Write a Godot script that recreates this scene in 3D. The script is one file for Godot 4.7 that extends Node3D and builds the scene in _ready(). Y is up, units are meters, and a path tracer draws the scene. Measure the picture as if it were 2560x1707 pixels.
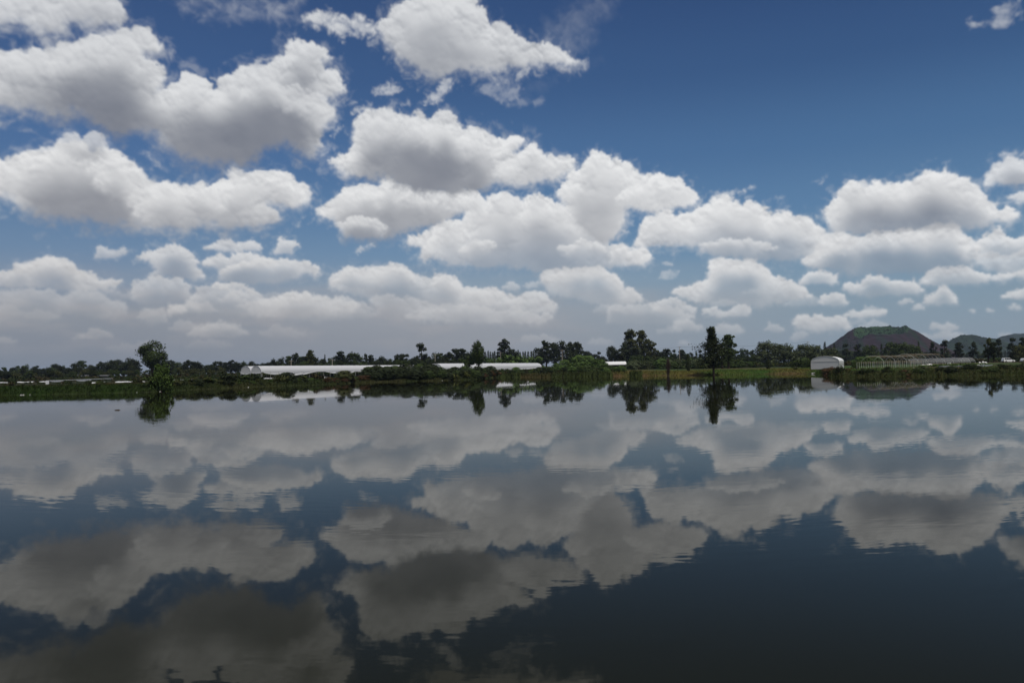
extends Node3D

func _ready() -> void:
	var cam := Camera3D.new()
	cam.name = "camera"
	cam.position = Vector3(0, EYE, 0)
	cam.rotation_degrees = Vector3(1.921, 0, -1.094)
	cam.fov = 44.9
	cam.near = 0.5
	cam.far = 30000.0
	add_child(cam)
	cam.current = true
	var env := Environment.new()
	env.background_mode = Environment.BG_SKY
	env.sky = make_sky()
	env.tonemap_mode = Environment.TONE_MAPPER_LINEAR
	env.tonemap_exposure = 1.0
	env.sdfgi_enabled = true
	env.ssao_enabled = true
	env.ssil_enabled = true
	env.fog_enabled = FOG
	env.fog_density = 0.00005
	env.fog_light_color = Color(0.72, 0.8, 0.92)
	var we := WorldEnvironment.new()
	we.name = "world_environment"
	we.environment = env
	add_child(we)
	var sun := DirectionalLight3D.new()
	sun.name = "sun"
	sun.light_energy = 0.85
	sun.light_color = Color(1.0, 0.96, 0.9)
	sun.light_angular_distance = 0.5
	sun.shadow_enabled = true
	sun.rotation_degrees = Vector3(-61, 38, 0)
	add_child(sun)
	make_plant_paint()
	leaf_rust = leaf_paint(Vector3(0.105, 0.062, 0.034))
	make_farm_paint()
	paint_white = paint(Vector3(0.75, 0.75, 0.74), 0.6, 0.3)
	paint_post = paint(Vector3(0.42, 0.44, 0.38), 0.6, 0.3)
	film_grey_solid = paint(Vector3(0.34, 0.34, 0.35), 0.5, 0.4)
	make_land()
	make_hills()
	make_trees()
	make_bushes()
	make_long_greenhouse()
	make_right_farm()
	make_left_bank()
	make_cars_and_poles()
	make_ground_cover()

const FOG := true

# ---------------------------------------------------------------- tools
class Geo:
	var v := PackedVector3Array()
	var n := PackedVector3Array()
	var c := PackedColorArray()
	var tint := Color(1, 1, 1)

	func tri(a: Vector3, b: Vector3, d: Vector3, na := Vector3.ZERO) -> void:
		var m := (d - a).cross(b - a).normalized()
		var order := [a, b, d]
		if na != Vector3.ZERO:
			if m.dot(na) < 0.0:
				order = [a, d, b]
			m = na
		for p in order:
			v.append(p)
			n.append(m)
			c.append(tint)

	func tri3(a: Vector3, b: Vector3, d: Vector3, na: Vector3, nb: Vector3, nd: Vector3) -> void:
		if (d - a).cross(b - a).dot(na + nb + nd) < 0.0:
			tri3(a, d, b, na, nd, nb)
			return
		v.append(a)
		v.append(b)
		v.append(d)
		n.append(na)
		n.append(nb)
		n.append(nd)
		c.append(tint)
		c.append(tint)
		c.append(tint)

	func quad(a: Vector3, b: Vector3, d: Vector3, e: Vector3, na := Vector3.ZERO) -> void:
		tri(a, b, d, na)
		tri(a, d, e, na)

	func box(at: Vector3, size: Vector3, turn := 0.0) -> void:
		var h := size * 0.5
		var bs := Basis(Vector3.UP, turn)
		var p := []
		for i in 8:
			p.append(at + bs * Vector3(h.x if i & 1 else -h.x, h.y if i & 2 else -h.y, h.z if i & 4 else -h.z))
		for f in [[0, 1, 3, 2], [5, 4, 6, 7], [4, 0, 2, 6], [1, 5, 7, 3], [2, 3, 7, 6], [4, 5, 1, 0]]:
			var mid: Vector3 = (p[f[0]] + p[f[2]]) * 0.5
			quad(p[f[0]], p[f[1]], p[f[2]], p[f[3]], (mid - at).normalized() if size.x * 3.0 < 0.0 else bs * _axis(bs.inverse() * (mid - at), h))

	func _axis(d: Vector3, h: Vector3) -> Vector3:
		var r := Vector3(d.x / maxf(h.x, 1e-6), d.y / maxf(h.y, 1e-6), d.z / maxf(h.z, 1e-6))
		var a := r.abs()
		if a.x >= a.y and a.x >= a.z:
			return Vector3(signf(r.x), 0, 0)
		return Vector3(0, signf(r.y), 0) if a.y >= a.z else Vector3(0, 0, signf(r.z))

	func tube(path: Array, radii: Array, sides := 6) -> void:
		var last := []
		var lastn := []
		for i in path.size():
			var p: Vector3 = path[i]
			var q: Vector3 = path[mini(i + 1, path.size() - 1)]
			var o: Vector3 = path[maxi(i - 1, 0)]
			var t := (q - o).normalized()
			var s := t.cross(Vector3.UP if absf(t.y) < 0.9 else Vector3.RIGHT).normalized()
			var w := s.cross(t)
			var ring := []
			var rn := []
			for k in sides:
				var a := TAU * k / sides
				var d := s * cos(a) + w * sin(a)
				ring.append(p + d * float(radii[i]))
				rn.append(d)
			if i > 0:
				for k in sides:
					var j := (k + 1) % sides
					tri3(last[k], ring[k], ring[j], lastn[k], rn[k], rn[j])
					tri3(last[k], ring[j], last[j], lastn[k], rn[j], lastn[j])
			last = ring
			lastn = rn

	func mesh() -> ArrayMesh:
		var arr := []
		arr.resize(Mesh.ARRAY_MAX)
		arr[Mesh.ARRAY_VERTEX] = v
		arr[Mesh.ARRAY_NORMAL] = n
		arr[Mesh.ARRAY_COLOR] = c
		var m := ArrayMesh.new()
		m.add_surface_from_arrays(Mesh.PRIMITIVE_TRIANGLES, arr)
		return m

var taken := {}
var rng := RandomNumberGenerator.new()
const LENS := 2066.0
const EYE := 3.0

func numbered(called: String) -> String:
	if not taken.has(called):
		taken[called] = 0
		return called
	taken[called] += 1
	return "%s_%03d" % [called, taken[called]]

func tag(o: Node, label: String, category := "", group := "", kind := "") -> Node:
	o.set_meta("label", label)
	if category:
		o.set_meta("category", category)
	if group:
		o.set_meta("group", group)
	if kind:
		o.set_meta("kind", kind)
	return o

func thing(called: String, label: String, category: String, where: Vector3, turn := 0.0, group := "") -> Node3D:
	var o := Node3D.new()
	o.name = numbered(called)
	add_child(o, true)
	o.position = where
	o.rotation.y = turn
	tag(o, label, category, group)
	return o

func part(called: String, g: Geo, m: Material, parent: Node3D = self) -> MeshInstance3D:
	return part_mesh(called, g.mesh(), m, parent)

func part_mesh(called: String, mesh: Mesh, m: Material, parent: Node3D = self) -> MeshInstance3D:
	var o := MeshInstance3D.new()
	var base := called
	if parent == self:
		base = numbered(called)
	else:
		var k := 0
		while parent.has_node(NodePath(base)):
			k += 1
			base = "%s_%03d" % [called, k]
	o.name = base
	o.mesh = mesh
	o.material_override = m
	parent.add_child(o, true)
	return o

func paint(c: Vector3, rough := 0.9, spec := 0.3, vertex := false) -> StandardMaterial3D:
	var m := StandardMaterial3D.new()
	m.albedo_color = Color(c.x, c.y, c.z).linear_to_srgb()
	m.roughness = rough
	m.metallic_specular = spec
	m.vertex_color_use_as_albedo = vertex
	return m

# where a bearing (measured on a 2560-wide frame) meets the ground at a depth in metres, and how high a line of sight is there
func spot(column: float, depth: float, y := 0.0) -> Vector3:
	return Vector3(depth * (column - 1281.3) / LENS, y, -depth)

func horizon(column: float) -> float:
	return 922.8 - 0.0191 * (column - 1280.0)

func high(column: float, row: float, depth: float) -> float:
	return EYE + (horizon(column) - row) * depth / LENS

# ---------------------------------------------------------------- sky
const PPD := 4096.0 / 360.0
const WAZ := 41.0
const WEL := 30.0
var sky_w := int(2 * WAZ * PPD)
var sky_h := int(WEL * PPD)
var sr := PackedFloat32Array()
var sg := PackedFloat32Array()
var sb := PackedFloat32Array()
var soft_noise := FastNoiseLite.new()
var puff_noise := FastNoiseLite.new()
var fine_noise := FastNoiseLite.new()
var cloud_no := 0

const AIR_EL := [0.0, 2.0, 4.0, 6.0, 8.0, 10.5, 14.3, 19.5, 24.3, 40.0, 90.0]
const AIR_LEFT := [Vector3(126, 133, 142), Vector3(133, 139, 149), Vector3(141, 147, 156), Vector3(130, 146, 166), Vector3(109, 136, 166), Vector3(93, 125, 161), Vector3(77, 110, 154), Vector3(61, 91, 136), Vector3(54, 81, 125), Vector3(42, 67, 110), Vector3(32, 55, 96)]
const AIR_MID := [Vector3(142, 147, 155), Vector3(148, 152, 159), Vector3(154, 159, 167), Vector3(136, 155, 173), Vector3(111, 142, 172), Vector3(92, 128, 166), Vector3(75, 110, 153), Vector3(59, 90, 134), Vector3(51, 79, 123), Vector3(42, 67, 110), Vector3(32, 55, 96)]
const AIR_RIGHT := [Vector3(140, 154, 165), Vector3(138, 154, 167), Vector3(131, 152, 168), Vector3(121, 149, 172), Vector3(105, 139, 169), Vector3(91, 127, 164), Vector3(75, 111, 152), Vector3(57, 88, 131), Vector3(48, 75, 119), Vector3(42, 67, 110), Vector3(32, 55, 96)]

func lin(c: Vector3) -> Vector3:
	var l := Color(c.x / 255.0, c.y / 255.0, c.z / 255.0).srgb_to_linear()
	return Vector3(l.r, l.g, l.b)

func air_row(table: Array, el: float) -> Vector3:
	for i in range(1, AIR_EL.size()):
		if el <= AIR_EL[i]:
			return lin(table[i - 1]).lerp(lin(table[i]), smoothstep(0.0, 1.0, (el - AIR_EL[i - 1]) / (AIR_EL[i] - AIR_EL[i - 1])) * 0.35 + 0.65 * (el - AIR_EL[i - 1]) / (AIR_EL[i] - AIR_EL[i - 1]))
	return lin(table[-1])

func air_side(az: float) -> float:
	var t := clampf((az + 27.0) / 50.0, 0.0, 1.0) * 2.0
	return lerpf(t, 1.0, smoothstep(70.0, 150.0, absf(az)))

func air_mix(l: Vector3, m: Vector3, r: Vector3, t: float) -> Vector3:
	return l.lerp(m, t) if t < 1.0 else m.lerp(r, t - 1.0)

func cloud(kind: String, op: float, grey: float, sc: float, deg: Array) -> void:
	cloud_no += 1
	var n := deg.size() / 2
	var px := PackedFloat32Array()
	var py := PackedFloat32Array()
	var lo := Vector2(1e9, 1e9)
	var hi := Vector2(-1e9, -1e9)
	for i in n:
		px.append((deg[2 * i] * 0.01 + WAZ) * PPD)
		py.append((WEL - deg[2 * i + 1] * 0.01) * PPD)
		lo = lo.min(Vector2(px[i], py[i]))
		hi = hi.max(Vector2(px[i], py[i]))
	var wave := sc * 15.0
	var edge := int(4 + wave * 0.7)
	var x0 := maxi(0, int(lo.x) - edge)
	var y0 := maxi(0, int(lo.y) - edge)
	var w := mini(sky_w, int(hi.x) + edge) - x0
	var h := mini(sky_h, int(hi.y) + edge) - y0
	if w < 4 or h < 4:
		return
	# inside or outside, then the distance to the outline in two sweeps
	var din := PackedFloat32Array()
	var dout := PackedFloat32Array()
	din.resize(w * h)
	dout.resize(w * h)
	din.fill(0.0)
	dout.fill(99.0)
	for y in h:
		var cut := PackedFloat32Array()
		var yy := y + y0 + 0.5
		for i in n:
			var j := (i + 1) % n
			if (py[i] <= yy) != (py[j] <= yy):
				cut.append(px[i] + (yy - py[i]) * (px[j] - px[i]) / (py[j] - py[i]) - x0)
		cut.sort()
		for k in range(0, cut.size() - 1, 2):
			for x in range(maxi(0, int(ceil(cut[k]))), mini(w, int(ceil(cut[k + 1])))):
				din[y * w + x] = 99.0
				dout[y * w + x] = 0.0
	for which in 2:
		var d := din if which == 0 else dout
		for y in h:
			for x in w:
				var i := y * w + x
				var v := d[i]
				if v > 0.0:
					if x > 0:
						v = minf(v, d[i - 1] + 1.0)
					if y > 0:
						v = minf(v, d[i - w] + 1.0)
						if x > 0:
							v = minf(v, d[i - w - 1] + 1.414)
						if x < w - 1:
							v = minf(v, d[i - w + 1] + 1.414)
					d[i] = v
		for yb in h:
			var y := h - 1 - yb
			for xb in w:
				var x := w - 1 - xb
				var i := y * w + x
				var v := d[i]
				if v > 0.0:
					if x < w - 1:
						v = minf(v, d[i + 1] + 1.0)
					if y < h - 1:
						v = minf(v, d[i + w] + 1.0)
						if x > 0:
							v = minf(v, d[i + w - 1] + 1.414)
						if x < w - 1:
							v = minf(v, d[i + w + 1] + 1.414)
					d[i] = v
		if which == 0:
			din = d
		else:
			dout = d
	var far := edge + 2.0
	var shape := PackedFloat32Array()
	var hill := PackedFloat32Array()
	var alpha := PackedFloat32Array()
	shape.resize(w * h)
	hill.resize(w * h)
	alpha.resize(w * h)
	var cave := PackedFloat32Array()
	cave.resize(w * h)
	var seed_x := cloud_no * 317.3
	var cumulus := kind == "cumulus" or kind == "lump"
	var lump := kind == "lump"
	for y in h:
		var halo_high := smoothstep(4.0, 9.0, WEL - (y + y0) / PPD)
		for x in w:
			var i := y * w + x
			if dout[i] > far:
				continue
			var sd := minf(din[i], 60.0) - dout[i]
			var u := (x + x0) / wave + seed_x
			var v := (y + y0) / wave
			if cumulus:
				var up := mini(y + 3, h - 1)
				var dn := maxi(y - 3, 0)
				var gy := ((din[up * w + x] - dout[up * w + x]) - (din[dn * w + x] - dout[dn * w + x])) / 6.0
				var facing := clampf(0.5 + 0.75 * gy, 0.0, 1.0)
				var n1 := soft_noise.get_noise_2d(u * 0.9, v * 1.1)
				var n2 := soft_noise.get_noise_2d(u * 1.1 + 33.0, v * 1.2 + 71.0)
				var f := fine_noise.get_noise_2d(u * 2.6, v * 2.8)
				var c0 := puff_noise.get_noise_2d(u * 0.48 + n1 * 0.45, v * 0.6 + n2 * 0.45) + 1.0
				var c1 := puff_noise.get_noise_2d(u * 1.05 + n1 * 0.6, v * 1.25 + n2 * 0.6 + 20.0) + 1.0
				var c2 := puff_noise.get_noise_2d(u * 2.3 + n2 + f * 0.35, v * 2.6 + n1 + 40.0) + 1.0
				var b0 := 1.0 - c0 * c0
				var b1 := 1.0 - c1 * c1
				var b2 := 1.0 - c2 * c2
				var c3 := puff_noise.get_noise_2d(u * 4.6 + n1 * 1.5 + f * 0.5, v * 5.0 + n2 * 1.5 + 80.0) + 1.0
				var b3 := 1.0 - c3 * c3
				var b := 0.4 * b0 + 0.38 * b1 + 0.22 * b2
				var s := sd + (b - 0.5) * wave * lerpf(0.5, 0.85, facing) + n1 * wave * 0.34 + f * wave * lerpf(0.3, 0.13, facing) + (b3 - 0.5) * wave * 0.16 * facing
				var soft := lerpf(0.55 * wave, 0.08 * wave, facing) + 0.55
				var core := smoothstep(-soft, soft, s) * smoothstep(-1.3, 0.6, s / soft)
				var shred := fine_noise.get_noise_2d(u * 1.5 + 60.0 + n1, v * 1.8 + n2)
				var halo := smoothstep(-0.95 * wave, 0.35 * wave, sd + n1 * wave * 0.8 + shred * wave * 1.0) * clampf(0.32 + 0.75 * shred, 0.0, 0.75)
				alpha[i] = maxf(core, halo * lerpf(0.85, 0.4, facing) * halo_high) if not lump else core
				shape[i] = clampf((s + soft * 0.6) / (wave * 2.0), 0.0, 1.0) * clampf(0.9 + 0.9 * soft_noise.get_noise_2d(u * 0.25 + 50.0, v * 0.5), 0.0, 2.2)
				var rim := exp(-maxf(s, 0.0) / (wave * 2.2))
				hill[i] = b0 * 1.25 + b1 * (0.3 + 0.45 * rim) + b2 * (0.06 + 0.26 * rim) + f * 0.12 * rim + b3 * 0.13 * rim * rim + minf(s, wave * 2.5) / wave * 0.5
				cave[i] = 0.5 * b0 + 0.35 * b1 + 0.15 * b2
			else:
				var n1 := soft_noise.get_noise_2d(u * 0.8, v * 1.2)
				var f := fine_noise.get_noise_2d(u * 2.2 + n1 * 1.5, v * 2.4 + n1)
				var reach := wave * (1.2 if kind == "veil" else 0.55)
				var s := sd + n1 * wave * 0.5 + f * wave * 0.45
				alpha[i] = smoothstep(-reach * 0.3, reach, s) * clampf(0.7 + 0.55 * f + 0.4 * n1, 0.0, 1.0)
				shape[i] = 0.1
	# light comes down through the cloud
	var depth := PackedFloat32Array()
	depth.resize(w * h)
	var step := 3.3 / clampf(h - 2.0 * edge, 14.0, 75.0)
	for y in h:
		for x in w:
			var i := y * w + x
			var above := 0.0
			if y > 0:
				above = 0.5 * depth[i - w] + 0.25 * (depth[i - w - 1] if x > 0 else depth[i - w]) + 0.25 * (depth[i - w + 1] if x < w - 1 else depth[i - w])
			depth[i] = above * (0.975 if alpha[i] > 0.1 else 0.86) + shape[i] * step
	# how bright each point is: light that is left, the relief of the billows, and a blur inside where the cloud is deep
	var lit := PackedFloat32Array()
	lit.resize(w * h)
	for y in range(1, h - 1):
		for x in range(1, w - 1):
			var i := y * w + x
			if alpha[i] < 0.004:
				continue
			var v := 0.93
			if cumulus:
				var t := exp(-pow(depth[i] * (0.25 + 1.0 * grey), 1.6))
				var relief := (hill[i + w] - hill[i - w]) * 0.5 + (hill[i - 1] - hill[i + 1]) * 0.15
				var wide := soft_noise.get_noise_2d((x + x0) / wave * 0.3 + seed_x + 9.0, (y + y0) / wave * 0.42)
				v = lerpf(0.03, 0.86, t) + clampf(relief * wave * 0.11, -0.32, 0.2) * (0.12 + 0.88 * t) + wide * 0.16 * (0.3 + 0.7 * t) + (cave[i] - 0.55) * 0.2 * t
			lit[i] = v
			if lump:
				alpha[i] *= exp(-pow(depth[i] * 1.35, 2.0))
	var mean := lit
	if cumulus:
		for sweep in 2:
			var next := PackedFloat32Array()
			next.resize(w * h)
			var r := 2 + sweep
			for y in h:
				var sum := 0.0
				var wt := 0.0
				for x in range(-r, w):
					if x + r < w:
						var i := y * w + x + r
						sum += mean[i] * alpha[i]
						wt += alpha[i]
					if x - r - 1 >= 0:
						var i := y * w + x - r - 1
						sum -= mean[i] * alpha[i]
						wt -= alpha[i]
					if x >= 0:
						next[y * w + x] = sum / wt if wt > 0.01 else mean[y * w + x]
			mean = next
			next = PackedFloat32Array()
			next.resize(w * h)
			for x in w:
				var sum := 0.0
				var wt := 0.0
				for y in range(-r, h):
					if y + r < h:
						var i := (y + r) * w + x
						sum += mean[i] * alpha[i]
						wt += alpha[i]
					if y - r - 1 >= 0:
						var i := (y - r - 1) * w + x
						sum -= mean[i] * alpha[i]
						wt -= alpha[i]
					if y >= 0:
						next[y * w + x] = sum / wt if wt > 0.01 else mean[y * w + x]
			mean = next
	var dark := lin(Vector3(114, 120, 133))
	for y in range(1, h - 1):
		var el := WEL - (y + y0) / PPD
		var white := lin(Vector3(234, 235, 236).lerp(Vector3(214, 216, 219), smoothstep(13.0, 21.0, el)))
		var thin := smoothstep(11.0, 5.0, el) * 0.6
		for x in range(1, w - 1):
			var i := y * w + x
			var a := alpha[i] * op * (1.0 - thin * clampf(depth[i], 0.0, 1.0))
			if a < 0.004:
				continue
			var az := (x + x0) / PPD - WAZ
			var crisp := 1.0
			if cumulus:
				var patch := soft_noise.get_noise_2d((x + x0) / wave * 0.5 + seed_x + 70.0, (y + y0) / wave * 0.6)
				crisp = clampf(1.1 * exp(-maxf(din[i] - wave * 0.5, 0.0) / (wave * 1.6)) * (1.0 - 0.8 * clampf(depth[i], 0.0, 1.0)) + patch * 0.9 + 0.05, 0.1, 1.0)
			var c := dark.lerp(white, clampf(lerpf(mean[i], lit[i], crisp), 0.0, 1.05))
			var side := clampf((az + 27.0) / 50.0, 0.0, 1.0)
			var hz := lerpf(0.98, 0.7, side) * exp(-maxf(el - 1.4, 0.0) / lerpf(6.0, 3.6, side))
			c = c.lerp(lin(Vector3(166, 161, 159)).lerp(lin(Vector3(178, 177, 177)), side), hz * 0.92)
			a *= 1.0 - smoothstep(0.75, 1.0, hz) * 0.6
			var k := (y + y0) * sky_w + x + x0
			sr[k] = lerpf(sr[k], c.x, a)
			sg[k] = lerpf(sg[k], c.y, a)
			sb[k] = lerpf(sb[k], c.z, a)

func far_rows() -> void:
	var rng := RandomNumberGenerator.new()
	rng.seed = 77
	for k in 44:
		var az := rng.randf_range(-36.0, 36.0)
		var side := clampf((az + 27.0) / 50.0, 0.0, 1.0)
		var el := lerpf(1.4, 5.6, pow(rng.randf(), 0.8)) - side * 0.6
		var w := rng.randf_range(1.2, 4.2) * (0.5 + el * 0.14) * lerpf(1.15, 0.6, side)
		var deg := []
		var m := 9
		for i in m:
			var t := i / (m - 1.0)
			deg.append_array([(az + (t - 0.5) * w) * 100.0, (el + w * 0.17 * sin(t * PI) * rng.randf_range(0.4, 1.3)) * 100.0])
		deg.append_array([(az + 0.3 * w) * 100.0, (el - 0.05 * w) * 100.0, (az - 0.3 * w) * 100.0, (el - 0.05 * w) * 100.0])
		cloud("cumulus", rng.randf_range(0.22, 0.5), 0.3, 0.34, deg)

func fill_air() -> void:
	sr.resize(sky_w * sky_h)
	sg.resize(sky_w * sky_h)
	sb.resize(sky_w * sky_h)
	for y in sky_h:
		var el := WEL - y / PPD
		var l := air_row(AIR_LEFT, el)
		var m := air_row(AIR_MID, el)
		var r := air_row(AIR_RIGHT, el)
		var low := exp(-pow((el - 4.2) / 2.2, 2.0))
		for x in sky_w:
			var az := x / PPD - WAZ
			var c := air_mix(l, m, r, air_side(az))
			if low > 0.02:
				var band := soft_noise.get_noise_2d(az * 0.35 + 90.0, el * 1.3)
				c = c.lerp(Vector3(0.43, 0.40, 0.40), clampf(band * 0.55 + 0.06, 0.0, 0.32) * low * clampf((22.0 - az) / 26.0, 0.15, 1.0))
			var k := y * sky_w + x
			sr[k] = c.x
			sg[k] = c.y
			sb[k] = c.z

func make_sky() -> Sky:
	soft_noise.noise_type = FastNoiseLite.TYPE_SIMPLEX_SMOOTH
	soft_noise.frequency = 0.5
	soft_noise.fractal_octaves = 4
	soft_noise.seed = 5
	puff_noise.noise_type = FastNoiseLite.TYPE_CELLULAR
	puff_noise.frequency = 1.0
	puff_noise.fractal_type = FastNoiseLite.FRACTAL_NONE
	puff_noise.cellular_return_type = FastNoiseLite.RETURN_DISTANCE
	puff_noise.cellular_distance_function = FastNoiseLite.DISTANCE_EUCLIDEAN
	puff_noise.seed = 9
	fine_noise.noise_type = FastNoiseLite.TYPE_SIMPLEX_SMOOTH
	fine_noise.frequency = 0.6
	fine_noise.fractal_octaves = 4
	fine_noise.fractal_gain = 0.6
	fine_noise.seed = 21
	fill_air()
	far_rows()
	draw_clouds()
	# the rest of the sphere: the same air and a field of the same cumulus, coarser
	var cw := 1024
	var ch := 512
	var whole := Image.create(cw, ch, false, Image.FORMAT_RGBF)
	var white := lin(Vector3(214, 215, 219))
	var dark := lin(Vector3(134, 140, 150))
	for y in ch:
		var el := 90.0 - (y + 0.5) * 180.0 / ch
		var up := maxf(el, 0.0)
		var l := air_row(AIR_LEFT, up)
		var m := air_row(AIR_MID, up)
		var r := air_row(AIR_RIGHT, up)
		for x in cw:
			var az := wrapf((x + 0.5) * 360.0 / cw, -180.0, 180.0)
			var c := air_mix(l, m, r, air_side(az))
			var away := maxf(smoothstep(35.0, 42.0, absf(az)), smoothstep(25.5, 32.0, el))
			if el > 1.0 and away > 0.0:
				var e := deg_to_rad(el)
				var flat := Vector2(sin(deg_to_rad(az)), cos(deg_to_rad(az))) * cos(e) / (sin(e) + 0.12) * 1.5
				var n1 := soft_noise.get_noise_2d(flat.x + 7.0, flat.y)
				var n2 := fine_noise.get_noise_2d(flat.x * 2.0, flat.y * 2.0 + 31.0)
				var thick := n1 + 0.28 * n2 - 0.02
				var a := smoothstep(0.0, 0.12, thick) * away
				var hz := 0.8 * exp(-el / 5.0)
				var cc := white.lerp(dark, smoothstep(0.08, 0.55, thick)).lerp(lin(Vector3(166, 167, 171)), hz)
				c = c.lerp(cc, a * (1.0 - hz * 0.5))
			whole.set_pixel(x, y, Color(c.x, c.y, c.z))
	whole.resize(4096, 2048, Image.INTERPOLATE_BILINEAR)
	var left := 4096 - int(WAZ * PPD)
	var top := 1024 - sky_h
	for y in sky_h:
		var fy := clampf(y / 20.0, 0.0, 1.0)
		for x in sky_w:
			var f := minf(fy, clampf(minf(x, sky_w - 1 - x) / 24.0, 0.0, 1.0))
			var k := y * sky_w + x
			var c := Color(sr[k], sg[k], sb[k])
			var col := (left + x) % 4096
			whole.set_pixel(col, top + y, c if f >= 1.0 else whole.get_pixel(col, top + y).lerp(c, f))
	var pano := PanoramaSkyMaterial.new()
	pano.panorama = ImageTexture.create_from_image(whole)
	var sky := Sky.new()
	sky.sky_material = pano
	return sky

func draw_clouds() -> void:
	cloud("cumulus", 0.50, 0.30, 0.50, [-3226, 511, -3103, 524, -2960, 529, -2863, 504, -2738, 526, -2654, 518, -2611, 472, -2525, 445, -2542, 377, -2696, 376, -2863, 392, -2944, 335, -3226, 332])
	cloud("cumulus", 0.55, 0.20, 0.40, [1096, 253, 1108, 299, 1165, 315, 1232, 284, 1299, 259, 1265, 237])
	cloud("cumulus", 0.50, 0.20, 0.40, [1365, 222, 1378, 268, 1444, 277, 1521, 263, 1564, 222, 1498, 207])
	cloud("cumulus", 0.60, 0.20, 0.30, [2677, 210, 2706, 230, 2743, 208, 2781, 238, 2835, 214, 2844, 198, 2779, 175, 2733, 200])
	cloud("cumulus", 0.50, 0.10, 0.30, [2591, 171, 2647, 159, 2713, 167, 2779, 170, 2834, 171, 2878, 145, 2777, 128, 2647, 143])
	cloud("cumulus", 0.55, 0.10, 0.25, [2902, 310, 2929, 313, 2930, 296, 2906, 296])
	cloud("cumulus", 0.55, 0.10, 0.25, [2973, 299, 3001, 312, 3025, 296])
	cloud("cumulus", 0.60, 0.10, 0.30, [3093, 308, 3132, 330, 3168, 305])
	cloud("cumulus", 0.60, 0.10, 0.30, [2506, 375, 2550, 393, 2599, 377, 2539, 363])
	cloud("cumulus", 0.60, 0.10, 0.30, [2586, 329, 2616, 358, 2650, 332])
	cloud("cumulus", 0.75, 0.20, 0.35, [2190, 303, 2232, 328, 2282, 318, 2322, 333, 2402, 342, 2433, 317, 2381, 290, 2281, 289])
	cloud("cumulus", 0.90, 0.30, 0.40, [1873, 274, 1900, 295, 1953, 310, 1994, 297, 2036, 306, 2087, 282, 2149, 291, 2200, 278, 2229, 225, 2147, 217, 1992, 218, 1909, 237])
	cloud("cumulus", 0.45, 0.20, 0.30, [1695, 235, 1728, 273, 1782, 255, 1829, 231, 1780, 210])
	cloud("cumulus", 0.45, 0.20, 0.30, [1859, 163, 1897, 206, 1971, 198, 1938, 171, 1885, 145])
	cloud("cumulus", 0.80, 0.20, 0.35, [-2281, 404, -2267, 448, -2222, 459, -2176, 439, -2165, 418, -2222, 403, -2258, 393])
	cloud("cumulus", 0.60, 0.50, 0.50, [-1848, 456, -1635, 467, -1436, 524, -1376, 519, -1316, 498, -1235, 504, -1164, 509, -1103, 488, -1060, 456, -1104, 415, -1186, 353, -1358, 349, -1537, 375, -1733, 396])
	cloud("cumulus", 0.70, 0.40, 0.50, [-2148, 459, -2130, 519, -2083, 559, -2008, 580, -1933, 571, -1828, 543, -1712, 544, -1673, 504, -1634, 504, -1546, 525, -1496, 545, -1436, 520, -1396, 536, -1366, 505, -1276, 505, -1164, 484, -1093, 484, -1062, 453, -1114, 422, -1246, 407, -1448, 371, -1694, 392, -1886, 407, -2075, 406])
	cloud("cumulus", 0.95, 0.00, 0.30, [-2008, 580, -1980, 607, -1904, 599, -1828, 600, -1770, 573, -1739, 542, -1809, 555, -1904, 559])
	cloud("cumulus", 0.90, 0.10, 0.35, [-1644, 489, -1565, 514, -1501, 548, -1446, 525, -1396, 536, -1366, 505, -1407, 484, -1477, 453, -1537, 443, -1605, 463])
	cloud("cumulus", 0.70, 0.50, 0.50, [-2485, 551, -2463, 590, -2392, 611, -2329, 634, -2257, 621, -2193, 616, -2148, 578, -2139, 519, -2167, 479, -2303, 453, -2437, 460, -2481, 503])
	cloud("cumulus", 0.45, 0.30, 0.40, [-2455, 378, -2384, 437, -2294, 428, -2277, 350, -2366, 340])
	cloud("cumulus", 0.60, 0.40, 0.50, [-979, 498, -823, 518, -562, 452, -298, 438, 20, 391, 274, 353, 209, 312, -88, 329, -406, 334, -721, 370, -929, 403])
	cloud("cumulus", 0.85, 0.60, 0.50, [-1254, 612, -1213, 674, -1151, 705, -1090, 716, -1008, 701, -935, 696, -883, 716, -820, 734, -758, 723, -706, 685, -665, 643, -581, 621, -538, 652, -485, 664, -422, 651, -369, 608, -338, 566, -264, 565, -211, 548, -169, 553, -115, 570, -63, 519, 22, 512, 107, 511, 192, 525, 255, 481, 299, 427, 285, 383, 211, 395, 126, 383, 20, 401, -192, 416, -404, 440, -562, 452, -720, 444, -824, 455, -949, 471, -989, 513, -1082, 534, -1174, 555, -1234, 576])
	cloud("lump", 0.85, 0.50, 0.42, [-1234, 612, -1090, 711, -935, 690, -820, 729, -716, 685, -675, 632, -822, 591, -1029, 602])
	cloud("lump", 0.85, 0.50, 0.42, [-560, 616, -485, 657, -380, 608, -349, 555, -190, 548, -115, 562, -53, 508, -191, 479, -403, 503, -529, 557])
	cloud("cumulus", 0.55, 0.30, 0.40, [662, 428, 778, 419, 940, 432, 1043, 411, 1178, 360, 1245, 335, 1119, 287, 890, 294, 659, 311])
	cloud("cumulus", 0.80, 0.30, 0.40, [939, 418, 1009, 441, 1044, 463, 1112, 461, 1179, 424, 1248, 375, 1211, 340, 1064, 356, 985, 382])
	cloud("cumulus", 0.75, 0.20, 0.35, [1290, 351, 1325, 390, 1381, 396, 1413, 358, 1457, 345, 1503, 397, 1569, 400, 1614, 362, 1589, 327, 1401, 328])
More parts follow.
